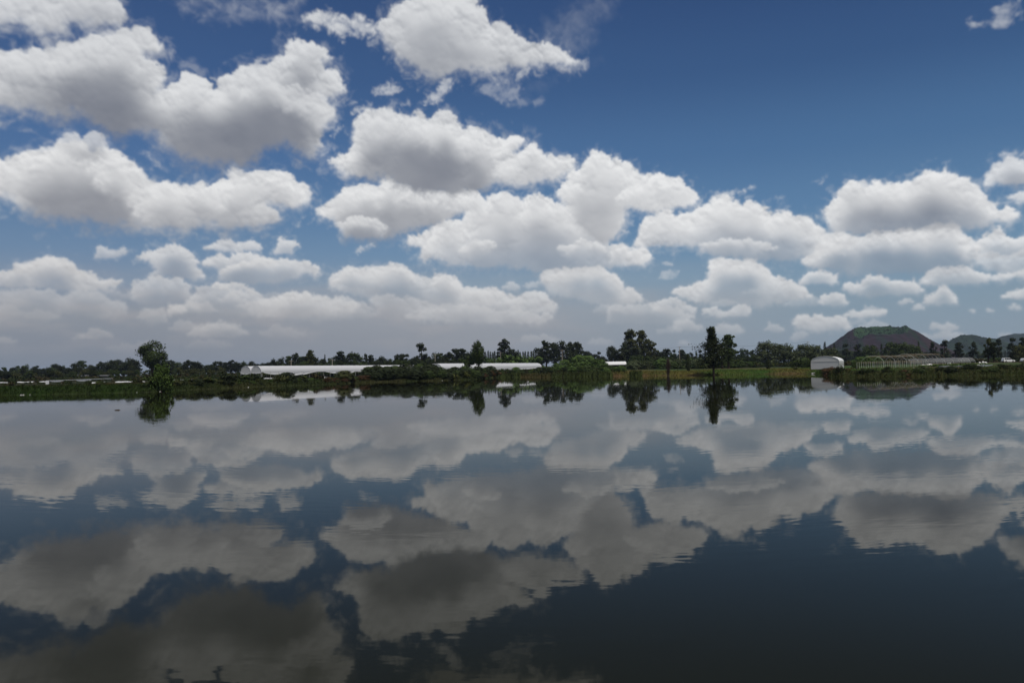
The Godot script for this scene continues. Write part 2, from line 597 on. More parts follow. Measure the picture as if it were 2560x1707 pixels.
	cloud("cumulus", 0.95, 0.50, 0.50, [1124, 495, 1159, 528, 1261, 536, 1330, 579, 1365, 623, 1347, 669, 1389, 709, 1445, 712, 1511, 695, 1555, 682, 1599, 698, 1653, 684, 1706, 629, 1748, 582, 1833, 560, 1896, 518, 1958, 471, 1985, 436, 1893, 416, 1786, 409, 1678, 391, 1514, 406, 1348, 423, 1214, 443])
	cloud("lump", 0.90, 0.50, 0.42, [1341, 590, 1355, 669, 1423, 709, 1533, 683, 1599, 690, 1685, 641, 1748, 570, 1660, 518, 1506, 514, 1396, 530])
	cloud("cumulus", 0.90, 0.20, 0.35, [2044, 387, 2061, 432, 2113, 448, 2174, 432, 2215, 384, 2141, 371])
	cloud("cumulus", 0.90, 0.20, 0.35, [2645, 368, 2684, 405, 2731, 428, 2742, 461, 2779, 459, 2798, 429, 2823, 392, 2833, 358, 2738, 358])
	cloud("cumulus", 0.92, 0.30, 0.40, [2196, 478, 2217, 506, 2287, 502, 2329, 545, 2388, 542, 2447, 527, 2495, 495, 2553, 492, 2601, 502, 2658, 441, 2599, 423, 2454, 426, 2325, 428, 2235, 449])
	cloud("cumulus", 0.85, 0.20, 0.40, [3077, 374, 3118, 404, 3189, 420, 3263, 424, 3261, 365, 3142, 362])
	cloud("cumulus", 0.95, 0.30, 0.45, [195, 630, 259, 671, 344, 681, 429, 690, 482, 693, 524, 676, 599, 695, 661, 662, 723, 618, 766, 562, 765, 520, 815, 531, 868, 496, 888, 451, 812, 422, 656, 426, 499, 470, 393, 494, 288, 517, 225, 554])
	cloud("lump", 0.90, 0.50, 0.38, [205, 619, 344, 674, 482, 688, 598, 688, 712, 616, 753, 552, 606, 535, 395, 552, 258, 587])
	cloud("cumulus", 0.60, 0.20, 0.35, [-62, 570, 3, 605, 47, 570, 12, 542])
	cloud("cumulus", 0.50, 0.20, 0.30, [66, 580, 119, 595, 184, 609, 172, 567, 108, 558])
	cloud("cumulus", 0.92, 0.50, 0.50, [-3227, 627, -3181, 639, -3134, 641, -3103, 669, -3048, 663, -3016, 702, -2968, 718, -2920, 725, -2863, 714, -2830, 691, -2805, 655, -2746, 638, -2696, 630, -2670, 603, -2611, 600, -2549, 588, -2576, 561, -2654, 545, -2780, 537, -2944, 548, -3064, 553, -3181, 544, -3226, 547])
	cloud("lump", 0.90, 0.50, 0.42, [-3126, 641, -3016, 696, -2920, 724, -2830, 686, -2746, 633, -2838, 616, -2984, 611, -3087, 616])
	cloud("cumulus", 0.92, 0.40, 0.50, [-2063, 717, -1998, 749, -1941, 772, -1893, 763, -1845, 799, -1768, 801, -1710, 766, -1632, 764, -1573, 755, -1494, 761, -1434, 737, -1384, 730, -1322, 690, -1345, 636, -1395, 669, -1495, 635, -1594, 611, -1741, 604, -1885, 602, -1961, 626, -1932, 671, -1979, 700])
	cloud("lump", 0.90, 0.50, 0.42, [-1960, 670, -1827, 723, -1701, 756, -1593, 758, -1672, 706, -1740, 644, -1885, 632, -1951, 641])
	cloud("cumulus", 0.88, 0.50, 0.45, [-2454, 753, -2418, 771, -2383, 785, -2320, 818, -2247, 831, -2192, 813, -2137, 784, -2110, 755, -2082, 737, -2119, 706, -2064, 658, -2053, 637, -2166, 624, -2275, 632, -2356, 639, -2338, 680, -2383, 727])
	cloud("cumulus", 0.85, 0.20, 0.35, [-2063, 826, -1987, 855, -1912, 877, -1854, 859, -1787, 866, -1748, 872, -1698, 846, -1710, 819, -1787, 822, -1883, 799, -1959, 812])
	cloud("cumulus", 0.85, 0.20, 0.30, [-1612, 801, -1592, 849, -1576, 926, -1552, 890, -1492, 888, -1441, 862, -1493, 839, -1493, 798])
	cloud("cumulus", 0.70, 0.20, 0.30, [-2687, 742, -2679, 800, -2644, 813, -2619, 784, -2567, 787, -2524, 809, -2513, 779, -2567, 747, -2636, 739])
	cloud("wisp", 0.60, 0.10, 0.30, [-1099, 817, -1047, 861, -953, 884, -941, 861, -1006, 828, -1068, 802])
	cloud("wisp", 0.60, 0.10, 0.30, [3, 716, 37, 720, 28, 695])
	cloud("wisp", 0.50, 0.10, 0.35, [1005, 730, 1039, 717, 1096, 703, 1130, 696, 1038, 685])
	cloud("wisp", 0.45, 0.10, 0.35, [1013, 597, 1026, 649, 1094, 660, 1157, 655, 1127, 593])
	cloud("cumulus", 0.90, 0.50, 0.50, [2644, 484, 2688, 536, 2754, 565, 2838, 574, 2928, 542, 2990, 522, 3060, 511, 3192, 531, 3267, 525, 3266, 489, 3103, 481, 2970, 470, 2834, 469, 2723, 469])
	cloud("cumulus", 0.70, 0.60, 0.60, [2939, 600, 2994, 636, 3108, 627, 3270, 622, 3267, 523, 3147, 513, 2990, 530])
	cloud("cumulus", 0.95, 0.40, 0.50, [2950, 681, 2979, 729, 3024, 757, 3070, 793, 3103, 738, 3146, 715, 3199, 720, 3273, 693, 3269, 602, 3151, 618, 3019, 612, 2958, 637])
	cloud("cumulus", 0.92, 0.20, 0.40, [1928, 525, 1971, 575, 2035, 601, 2107, 586, 2159, 548, 2146, 519, 2032, 520])
	cloud("cumulus", 0.98, 0.80, 0.60, [1963, 669, 2060, 751, 2093, 803, 2186, 831, 2266, 793, 2367, 817, 2515, 804, 2554, 811, 2659, 802, 2726, 827, 2791, 831, 2845, 795, 2880, 741, 2933, 695, 2960, 639, 2929, 589, 2837, 562, 2698, 556, 2506, 553, 2359, 563, 2209, 578, 2055, 603, 1983, 630])
	cloud("lump", 0.90, 0.50, 0.51, [2049, 719, 2092, 793, 2186, 827, 2266, 780, 2234, 728, 2141, 713])
	cloud("lump", 0.90, 0.50, 0.51, [2514, 797, 2630, 803, 2782, 825, 2854, 777, 2923, 683, 2876, 626, 2776, 655, 2703, 702, 2590, 733])
	cloud("cumulus", 1.00, 0.50, 0.60, [857, 815, 918, 952, 954, 1002, 1012, 1007, 1024, 1046, 1093, 1048, 1126, 999, 1184, 1021, 1275, 1036, 1298, 1059, 1388, 1065, 1400, 1109, 1467, 1115, 1533, 1077, 1576, 1041, 1642, 1059, 1717, 1020, 1759, 981, 1846, 994, 1909, 956, 1992, 922, 2032, 876, 2083, 828, 2114, 815, 2186, 831, 2246, 805, 2268, 777, 2214, 740, 2110, 704, 2058, 696, 1964, 675, 1794, 685, 1643, 699, 1523, 717, 1379, 736, 1301, 763, 1269, 815, 1133, 811, 995, 817])
	cloud("lump", 0.90, 0.50, 0.51, [1286, 1046, 1400, 1104, 1467, 1111, 1565, 1045, 1642, 1051, 1759, 970, 1714, 918, 1584, 938, 1430, 970, 1307, 989])
	cloud("lump", 0.85, 0.50, 0.51, [1715, 951, 1846, 986, 1992, 915, 2073, 827, 1967, 801, 1820, 845, 1735, 884])
	cloud("lump", 0.80, 0.50, 0.51, [929, 929, 1024, 1033, 1126, 993, 1250, 958, 1192, 893, 1020, 879])
	cloud("lump", 0.70, 0.50, 0.51, [1269, 821, 1471, 838, 1646, 811, 1796, 768, 1644, 733, 1424, 745])
	cloud("cumulus", 1.00, 0.60, 0.60, [-714, 872, -692, 914, -628, 937, -555, 926, -522, 988, -468, 1029, -394, 1013, -331, 1008, -319, 1080, -254, 1121, -168, 1141, -136, 1192, -71, 1201, -29, 1190, 35, 1179, 56, 1142, 109, 1136, 120, 1167, 196, 1196, 248, 1163, 301, 1131, 386, 1108, 459, 1064, 565, 1071, 671, 1077, 754, 1053, 765, 978, 730, 907, 677, 878, 681, 842, 718, 837, 770, 825, 821, 792, 905, 799, 957, 730, 913, 701, 819, 701, 746, 688, 609, 693, 503, 664, 344, 663, 185, 673, 79, 696, -80, 720, -208, 717, -314, 723, -420, 735, -483, 762, -547, 773, -610, 749, -641, 778, -620, 820, -640, 851])
	cloud("lump", 0.90, 0.50, 0.51, [-309, 1016, -308, 1078, -244, 1119, -158, 1133, -125, 1190, -39, 1196, 46, 1166, 76, 1072, -22, 1012, -182, 994])
	cloud("lump", 0.90, 0.50, 0.51, [86, 1041, 131, 1164, 206, 1191, 301, 1124, 417, 1084, 372, 992, 244, 965, 116, 978])
	cloud("lump", 0.90, 0.50, 0.51, [-523, 955, -468, 1022, -331, 1006, -353, 933, -471, 892, -545, 851, -609, 830])
	cloud("lump", 0.80, 0.50, 0.51, [-355, 829, -259, 880, -163, 889, -99, 857, -185, 806, -292, 776])
	cloud("lump", 0.80, 0.50, 0.51, [337, 837, 454, 865, 602, 850, 664, 795, 558, 767, 399, 772])
	cloud("lump", 0.85, 0.50, 0.51, [685, 805, 780, 831, 873, 787, 945, 733, 819, 706, 694, 721])
	cloud("cumulus", 1.00, 0.60, 0.60, [324, 1201, 378, 1250, 432, 1339, 530, 1367, 562, 1419, 585, 1452, 637, 1431, 711, 1412, 762, 1370, 814, 1357, 871, 1330, 916, 1291, 974, 1299, 1031, 1298, 1075, 1256, 1145, 1257, 1190, 1225, 1255, 1171, 1291, 1124, 1267, 1091, 1186, 1075, 1092, 1072, 1011, 1050, 967, 1041, 886, 1069, 821, 1083, 778, 1018, 763, 946, 707, 885, 624, 864, 542, 894, 460, 978, 407, 1088, 353, 1144])
	cloud("lump", 0.85, 0.50, 0.51, [496, 1337, 587, 1444, 711, 1407, 827, 1335, 908, 1278, 852, 1215, 687, 1223, 549, 1242])
	cloud("lump", 0.85, 0.50, 0.51, [740, 1140, 907, 1252, 1150, 1246, 1268, 1152, 1147, 1106, 903, 1093])
	cloud("cumulus", 1.00, 1.20, 0.60, [-1312, 1079, -1259, 1112, -1219, 1154, -1197, 1174, -1145, 1216, -1083, 1232, -1000, 1241, -907, 1243, -891, 1281, -854, 1307, -812, 1292, -771, 1257, -687, 1238, -550, 1223, -391, 1221, -231, 1234, -173, 1159, -201, 1108, -329, 1094, -394, 1058, -468, 1038, -522, 1007, -606, 991, -712, 976, -733, 955, -817, 934, -859, 919, -963, 913, -1067, 899, -1138, 921, -1174, 982, -1214, 1022, -1280, 1051])
	cloud("lump", 0.85, 0.50, 0.51, [-1228, 1143, -1145, 1214, -1000, 1239, -907, 1240, -843, 1304, -771, 1252, -550, 1218, -391, 1213, -285, 1181, -392, 1130, -604, 1131, -815, 1109, -1023, 1086, -1178, 1073])
	cloud("lump", 0.80, 0.50, 0.51, [-1199, 1002, -1065, 1050, -941, 1036, -859, 975, -942, 923, -1077, 912, -1159, 941])
	cloud("cumulus", 0.85, 0.40, 0.50, [3008, 1052, 3019, 1107, 3073, 1152, 3136, 1182, 3196, 1174, 3288, 1119, 3284, 1023, 3165, 1035, 3078, 1046])
	cloud("wisp", 0.50, 0.10, 0.40, [3075, 1209, 3111, 1223, 3172, 1234, 3291, 1225, 3289, 1172, 3197, 1191, 3136, 1185])
	cloud("cumulus", 0.80, 0.20, 0.40, [3121, 958, 3163, 977, 3282, 971, 3281, 921, 3179, 930])
	cloud("cumulus", 1.00, 0.80, 0.60, [2092, 964, 2119, 997, 2173, 1059, 2182, 1098, 2236, 1127, 2257, 1146, 2337, 1112, 2407, 1120, 2475, 1108, 2543, 1085, 2621, 1107, 2685, 1162, 2746, 1159, 2783, 1139, 2820, 1099, 2847, 1121, 2892, 1085, 2953, 1038, 2996, 982, 3031, 938, 3073, 893, 3134, 876, 3169, 845, 3123, 814, 3053, 821, 2981, 794, 2882, 800, 2800, 808, 2659, 808, 2515, 807, 2367, 817, 2247, 824, 2145, 843, 2116, 905])
	cloud("lump", 0.80, 0.50, 0.51, [2108, 965, 2184, 1087, 2257, 1139, 2406, 1113, 2562, 1075, 2689, 1154, 2774, 1144, 2827, 1081, 2953, 1031, 3030, 926, 2940, 896, 2757, 936, 2519, 949, 2323, 989, 2200, 947])
	cloud("wisp", 0.55, 0.10, 0.40, [1367, 1114, 1396, 1165, 1480, 1157, 1568, 1163, 1635, 1191, 1669, 1167, 1579, 1141, 1479, 1121, 1411, 1100])
	cloud("wisp", 0.30, 0.10, 0.40, [2021, 1176, 2063, 1195, 2126, 1223, 2115, 1190, 2072, 1149])
	cloud("wisp", 0.50, 0.10, 0.35, [2191, 1154, 2227, 1176, 2269, 1156, 2226, 1135])
	cloud("wisp", 0.25, 0.10, 0.40, [1763, 1091, 1806, 1104, 1859, 1097, 1838, 1080])
	cloud("cumulus", 1.00, 1.15, 0.75, [-1246, 1404, -1184, 1448, -1122, 1469, -1080, 1520, -1061, 1590, -1059, 1668, -1005, 1720, -921, 1728, -848, 1756, -785, 1741, -733, 1706, -659, 1699, -627, 1724, -575, 1678, -521, 1701, -478, 1730, -404, 1711, -351, 1672, -310, 1610, -256, 1642, -192, 1631, -128, 1596, -54, 1578, 43, 1598, 119, 1564, 73, 1513, -13, 1484, 50, 1443, 105, 1496, 159, 1520, 222, 1483, 253, 1430, 328, 1409, 424, 1426, 435, 1371, 379, 1322, 304, 1299, 197, 1287, 100, 1266, -17, 1283, -124, 1275, -199, 1245, -317, 1220, -445, 1211, -572, 1221, -688, 1236, -782, 1265, -844, 1305, -948, 1324, -1052, 1322, -1134, 1335, -1195, 1376])
	cloud("lump", 0.80, 0.50, 0.64, [-1058, 1590, -1047, 1668, -984, 1719, -848, 1752, -733, 1701, -649, 1678, -576, 1629, -630, 1559, -778, 1517, -945, 1543, -1028, 1541])
	cloud("lump", 0.85, 0.50, 0.64, [-586, 1649, -521, 1699, -468, 1727, -394, 1704, -310, 1610, -192, 1619, -118, 1558, -206, 1479, -366, 1450, -525, 1500, -576, 1579])
	cloud("lump", 0.70, 0.50, 0.64, [-155, 1347, -14, 1426, 159, 1513, 253, 1420, 413, 1404, 379, 1345, 218, 1299, 5, 1303])
	cloud("wisp", 0.50, 0.10, 0.40, [-1244, 1578, -1171, 1644, -1138, 1657, -1146, 1626, -1208, 1570])
	cloud("wisp", 0.70, 0.20, 0.45, [-1108, 1723, -1046, 1775, -941, 1805, -929, 1769, -1005, 1741, -1067, 1714])
	cloud("wisp", 0.70, 0.20, 0.50, [-951, 1854, -919, 1905, -845, 1937, -748, 1935, -739, 1881, -815, 1848])
	cloud("wisp", 0.70, 0.20, 0.50, [-647, 1803, -561, 1855, -486, 1904, -453, 1964, -376, 1974, -398, 1904, -455, 1834, -509, 1805, -594, 1784])
	cloud("wisp", 0.45, 0.10, 0.50, [-755, 1791, -699, 1833, -668, 1805, -690, 1780])
	cloud("wisp", 0.35, 0.10, 0.70, [-230, 1885, -110, 1971, 19, 1979, 82, 1910, 59, 1833, -50, 1786, -134, 1845])
	cloud("wisp", 0.22, 0.10, 0.70, [-50, 1786, 80, 1832, 251, 1818, 218, 1780, 79, 1773])
	cloud("cumulus", 1.00, 1.20, 0.90, [-3273, 1236, -3166, 1258, -3104, 1262, -3056, 1298, -2992, 1336, -2919, 1362, -2862, 1375, -2829, 1369, -2779, 1397, -2728, 1388, -2677, 1380, -2609, 1377, -2557, 1361, -2478, 1317, -2434, 1255, -2399, 1197, -2363, 1194, -2263, 1220, -2209, 1200, -2135, 1200, -2060, 1233, -2023, 1196, -1985, 1189, -1937, 1249, -1890, 1271, -1870, 1306, -1822, 1294, -1745, 1308, -1666, 1312, -1598, 1305, -1518, 1294, -1489, 1250, -1429, 1228, -1388, 1162, -1450, 1098, -1540, 1095, -1609, 1118, -1707, 1119, -1649, 1092, -1588, 1056, -1600, 1004, -1708, 985, -1825, 971, -1949, 974, -2071, 971, -2182, 949, -2247, 927, -2319, 943, -2435, 942, -2558, 940, -2653, 958, -2729, 985, -2796, 967, -2903, 969, -3016, 961, -3088, 1009, -3119, 1051, -3273, 1090])
	cloud("lump", 0.90, 0.50, 0.77, [-2505, 1079, -2488, 1128, -2434, 1169, -2363, 1191, -2263, 1218, -2209, 1198, -2135, 1196, -2060, 1231, -2023, 1194, -1976, 1178, -1929, 1112, -1977, 1022, -2164, 984, -2391, 982, -2470, 1016])
	cloud("lump", 0.90, 0.50, 0.77, [-1985, 1177, -1937, 1243, -1870, 1300, -1745, 1304, -1598, 1301, -1489, 1247, -1400, 1162, -1490, 1109, -1707, 1131, -1881, 1104, -1957, 1130])
	cloud("lump", 0.90, 0.50, 0.77, [-2695, 1205, -2661, 1272, -2609, 1331, -2583, 1366, -2478, 1315, -2399, 1200, -2435, 1112, -2540, 1096, -2644, 1126])
	cloud("lump", 0.80, 0.50, 0.77, [-3182, 1239, -3104, 1256, -2992, 1332, -2862, 1375, -2796, 1364, -2728, 1330, -2660, 1318, -2729, 1248, -2862, 1254, -2984, 1215, -3104, 1159, -3181, 1151])
	cloud("cumulus", 0.75, 0.70, 0.70, [-2891, 1372, -2883, 1413, -2845, 1454, -2787, 1470, -2762, 1436, -2711, 1478, -2660, 1479, -2641, 1420, -2609, 1375, -2660, 1345, -2762, 1326, -2846, 1354])
	cloud("cumulus", 1.00, 1.70, 0.90, [-3275, 1830, -3144, 1858, -3081, 1889, -3025, 1902, -2968, 1885, -2919, 1901, -2896, 1956, -2837, 1973, -2778, 1978, -2719, 2008, -2659, 2047, -2607, 2050, -2574, 2080, -2520, 2088, -2475, 2085, -2404, 2116, -2377, 2085, -2330, 2052, -2317, 2003, -2378, 1976, -2436, 1952, -2351, 1946, -2313, 1915, -2286, 1864, -2306, 1806, -2351, 1765, -2324, 1752, -2261, 1787, -2196, 1839, -2170, 1878, -2103, 1903, -2026, 1879, -1985, 1830, -1894, 1877, -1807, 1903, -1758, 1944, -1690, 1963, -1620, 2000, -1550, 2043, -1502, 2099, -1481, 2135, -1419, 2116, -1338, 2117, -1265, 2098, -1245, 2060, -1293, 2030, -1277, 1984, -1207, 1961, -1155, 1895, -1145, 1858, -1209, 1815, -1286, 1802, -1251, 1757, -1229, 1710, -1262, 1658, -1314, 1617, -1299, 1561, -1272, 1502, -1346, 1469, -1396, 1457, -1456, 1494, -1526, 1539, -1586, 1519, -1665, 1461, -1744, 1399, -1821, 1375, -1975, 1356, -2115, 1371, -2235, 1409, -2317, 1454, -2380, 1513, -2451, 1539, -2530, 1508, -2608, 1518, -2694, 1554, -2762, 1591, -2837, 1576, -2944, 1569, -3041, 1587, -3120, 1584, -3274, 1571])
	cloud("lump", 0.75, 0.50, 0.77, [-1817, 1891, -1759, 1937, -1690, 1960, -1631, 1942, -1582, 1871, -1523, 1838, -1482, 1859, -1392, 1845, -1301, 1793, -1231, 1710, -1283, 1650, -1404, 1692, -1534, 1742, -1682, 1752, -1799, 1799])
	cloud("lump", 0.60, 0.50, 0.77, [-3182, 1829, -3081, 1885, -2919, 1895, -2895, 1950, -2778, 1972, -2693, 2021, -2572, 2075, -2431, 2103, -2386, 2074, -2431, 1989, -2520, 1925, -2693, 1902, -2862, 1844, -3025, 1786, -3182, 1737])
	cloud("wisp", 0.55, 0.10, 0.60, [-1788, 1930, -1738, 2003, -1684, 2069, -1598, 2069, -1600, 2028, -1670, 2013, -1719, 1972, -1759, 1937])
	cloud("cumulus", 1.00, 0.50, 0.80, [-892, 2289, -807, 2313, -786, 2359, -721, 2397, -668, 2435, -614, 2489, -314, 2493, -262, 2414, -188, 2359, -125, 2303, -83, 2256, -7, 2274, 69, 2196, 141, 2164, 237, 2147, 344, 2115, 429, 2093, 483, 2048, 427, 2032, 342, 2054, 256, 2048, 149, 2038, 63, 2035, -45, 2013, -153, 1998, -227, 2020, -324, 2010, -431, 1986, -517, 1971, -623, 1989, -664, 2040, -727, 2086, -789, 2122, -852, 2176, -893, 2230])
	cloud("wisp", 0.95, 0.30, 0.70, [-1398, 2296, -1305, 2350, -1213, 2370, -1152, 2333, -1069, 2329, -1006, 2354, -975, 2315, -902, 2291, -861, 2254, -977, 2192, -1060, 2199, -1143, 2195, -1236, 2213, -1317, 2217, -1357, 2260])
	cloud("wisp", 0.15, 0.10, 0.50, [-1488, 2282, -1397, 2324, -1347, 2283, -1378, 2227, -1449, 2249])
	cloud("cumulus", 0.95, 0.40, 0.90, [-3275, 2186, -3275, 2017, -3183, 2035, -3112, 2055, -3057, 2028, -2944, 2021, -2860, 2034, -2847, 2091, -2795, 2116, -2693, 2115, -2607, 2111, -2540, 2116, -2553, 2180, -2587, 2242, -2658, 2298])
	cloud("veil", 0.40, 0.10, 0.90, [-2322, 2348, -2156, 2267, -2044, 2237, -1824, 2225, -1578, 2239, -1427, 2304, -1354, 2452])
	cloud("wisp", 0.50, 0.10, 0.70, [2963, 1943, 2957, 2003, 3013, 1967, 3062, 1981, 3096, 2040, 3160, 2067, 3230, 2059, 3228, 1995, 3195, 1953, 3146, 1906, 3068, 1922, 3012, 1946])
	cloud("veil", 0.14, 0.00, 1.20, [269, 2116, 175, 2250, 329, 2374, 513, 2474, 842, 2454, 710, 2272, 601, 2139, 449, 2042])
	cloud("veil", 0.09, 0.00, 1.20, [16, 1853, 341, 1980, 641, 2052, 501, 1973, 231, 1867, 80, 1822])

# ---------------------------------------------------------------- land and water
var land_noise := FastNoiseLite.new()
var shore_noise := FastNoiseLite.new()
const SHORE_COL := [-200, 0, 200, 381, 560, 700, 816, 922, 1100, 1194, 1225, 1262, 1330, 1450, 1600, 1760, 1898, 2010, 2052, 2078, 2100, 2180, 2276, 2420, 2560, 2760]
const SHORE_DEP := [150, 150, 152, 156, 184, 198, 212, 236, 248, 262, 300, 318, 292, 284, 270, 256, 252, 246, 226, 190, 180, 172, 168, 162, 160, 158]

func shore_depth(column: float) -> float:
	if column <= SHORE_COL[0]:
		return SHORE_DEP[0]
	for i in range(1, SHORE_COL.size()):
		if column <= SHORE_COL[i]:
			return lerpf(SHORE_DEP[i - 1], SHORE_DEP[i], (column - SHORE_COL[i - 1]) / float(SHORE_COL[i] - SHORE_COL[i - 1]))
	return SHORE_DEP[-1]

func column_of(az: float) -> float:
	return 1281.3 + LENS * tan(clampf(az, -1.2, 1.2))

# distance from the eye to the water's edge for a bearing; the near bank lies behind the viewer
func shore_range(az: float) -> float:
	var a := absf(az)
	var r: float
	if a < 0.62:
		r = shore_depth(column_of(az)) / cos(az)
	else:
		r = shore_depth(column_of(signf(az) * 0.62)) / cos(0.62)
		r = lerpf(r, 2.0, smoothstep(0.8, 1.75, a))
	return r + shore_noise.get_noise_2d(az * 60.0, 3.0) * minf(r * 0.018, 3.0)

func ground_y(p: Vector3) -> float:
	var r := Vector2(p.x, p.z).length()
	return bank_y(atan2(p.x, -p.z), r - shore_range(atan2(p.x, -p.z)), r)

func bank_y(az: float, t: float, r: float) -> float:
	if t < 0.0:
		return maxf(-1.6, t * 0.22)
	var y := 0.85 * smoothstep(0.0, 5.0, t) + 0.6 * smoothstep(5.0, 70.0, t) + 0.35 * smoothstep(70.0, 150.0, t)
	var p := Vector2(sin(az), cos(az)) * r
	return y + land_noise.get_noise_2d(p.x * 0.9, p.y * 0.9) * 0.3 * smoothstep(1.0, 8.0, t) * (1.0 - smoothstep(400.0, 900.0, t))

func ground_tint(az: float, t: float, r: float) -> Color:
	var col := column_of(az)
	var p := Vector2(sin(az), cos(az)) * r
	var a := land_noise.get_noise_2d(p.x * 2.0 + 300.0, p.y * 0.7)
	var b := land_noise.get_noise_2d(p.x * 5.0, p.y * 2.0 + 80.0)
	var wild := Color(0.026, 0.036, 0.012)
	var meadow := Color(0.050, 0.105, 0.022)
	var straw := Color(0.115, 0.105, 0.030)
	var earth := Color(0.150, 0.098, 0.052)
	var c := wild.lerp(Color(0.055, 0.050, 0.022), clampf(a * 1.5 + 0.25, 0.0, 1.0))
	if absf(az) < 0.8:
		var mid := smoothstep(1500.0, 1570.0, col) * (1.0 - smoothstep(2030.0, 2060.0, col))
		var right := smoothstep(2070.0, 2110.0, col)
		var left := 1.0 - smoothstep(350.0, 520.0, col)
		c = c.lerp(meadow.lerp(straw, clampf(0.45 + a * 1.8 + 0.5 * smoothstep(1700.0, 1600.0, col), 0.0, 1.0)), mid * (1.0 - smoothstep(70.0, 120.0, t)))
		c = c.lerp(Color(0.022, 0.043, 0.009).lerp(wild, clampf(0.3 + b, 0.0, 1.0)), left * (1.0 - smoothstep(24.0, 34.0, t)))  # left bank grass tinted darker, a cloud shadow put into its colour
		c = c.lerp(Color(0.075, 0.06, 0.03).lerp(Color(0.060, 0.125, 0.030), clampf(0.65 + a * 1.6, 0.0, 1.0)), right * smoothstep(8.0, 16.0, t) * (1.0 - smoothstep(220.0, 300.0, t)))
		var bare := (mid * 0.8 + right * 0.2 + smoothstep(1225.0, 1260.0, col) * (1.0 - smoothstep(1560.0, 1600.0, col)) * 0.5) * (1.0 - smoothstep(0.6, 2.6 + 3.0 * smoothstep(1850.0, 1960.0, col) * (1.0 - smoothstep(2030.0, 2050.0, col)), t + b * 3.0))
		c = c.lerp(earth.lerp(Color(0.09, 0.06, 0.035), clampf(b * 1.5 + 0.4, 0.0, 1.0)), clampf(bare, 0.0, 1.0))
	if t < 0.3:
		c = c.lerp(Color(0.03, 0.028, 0.02), smoothstep(0.3, -0.6, t))
	return c

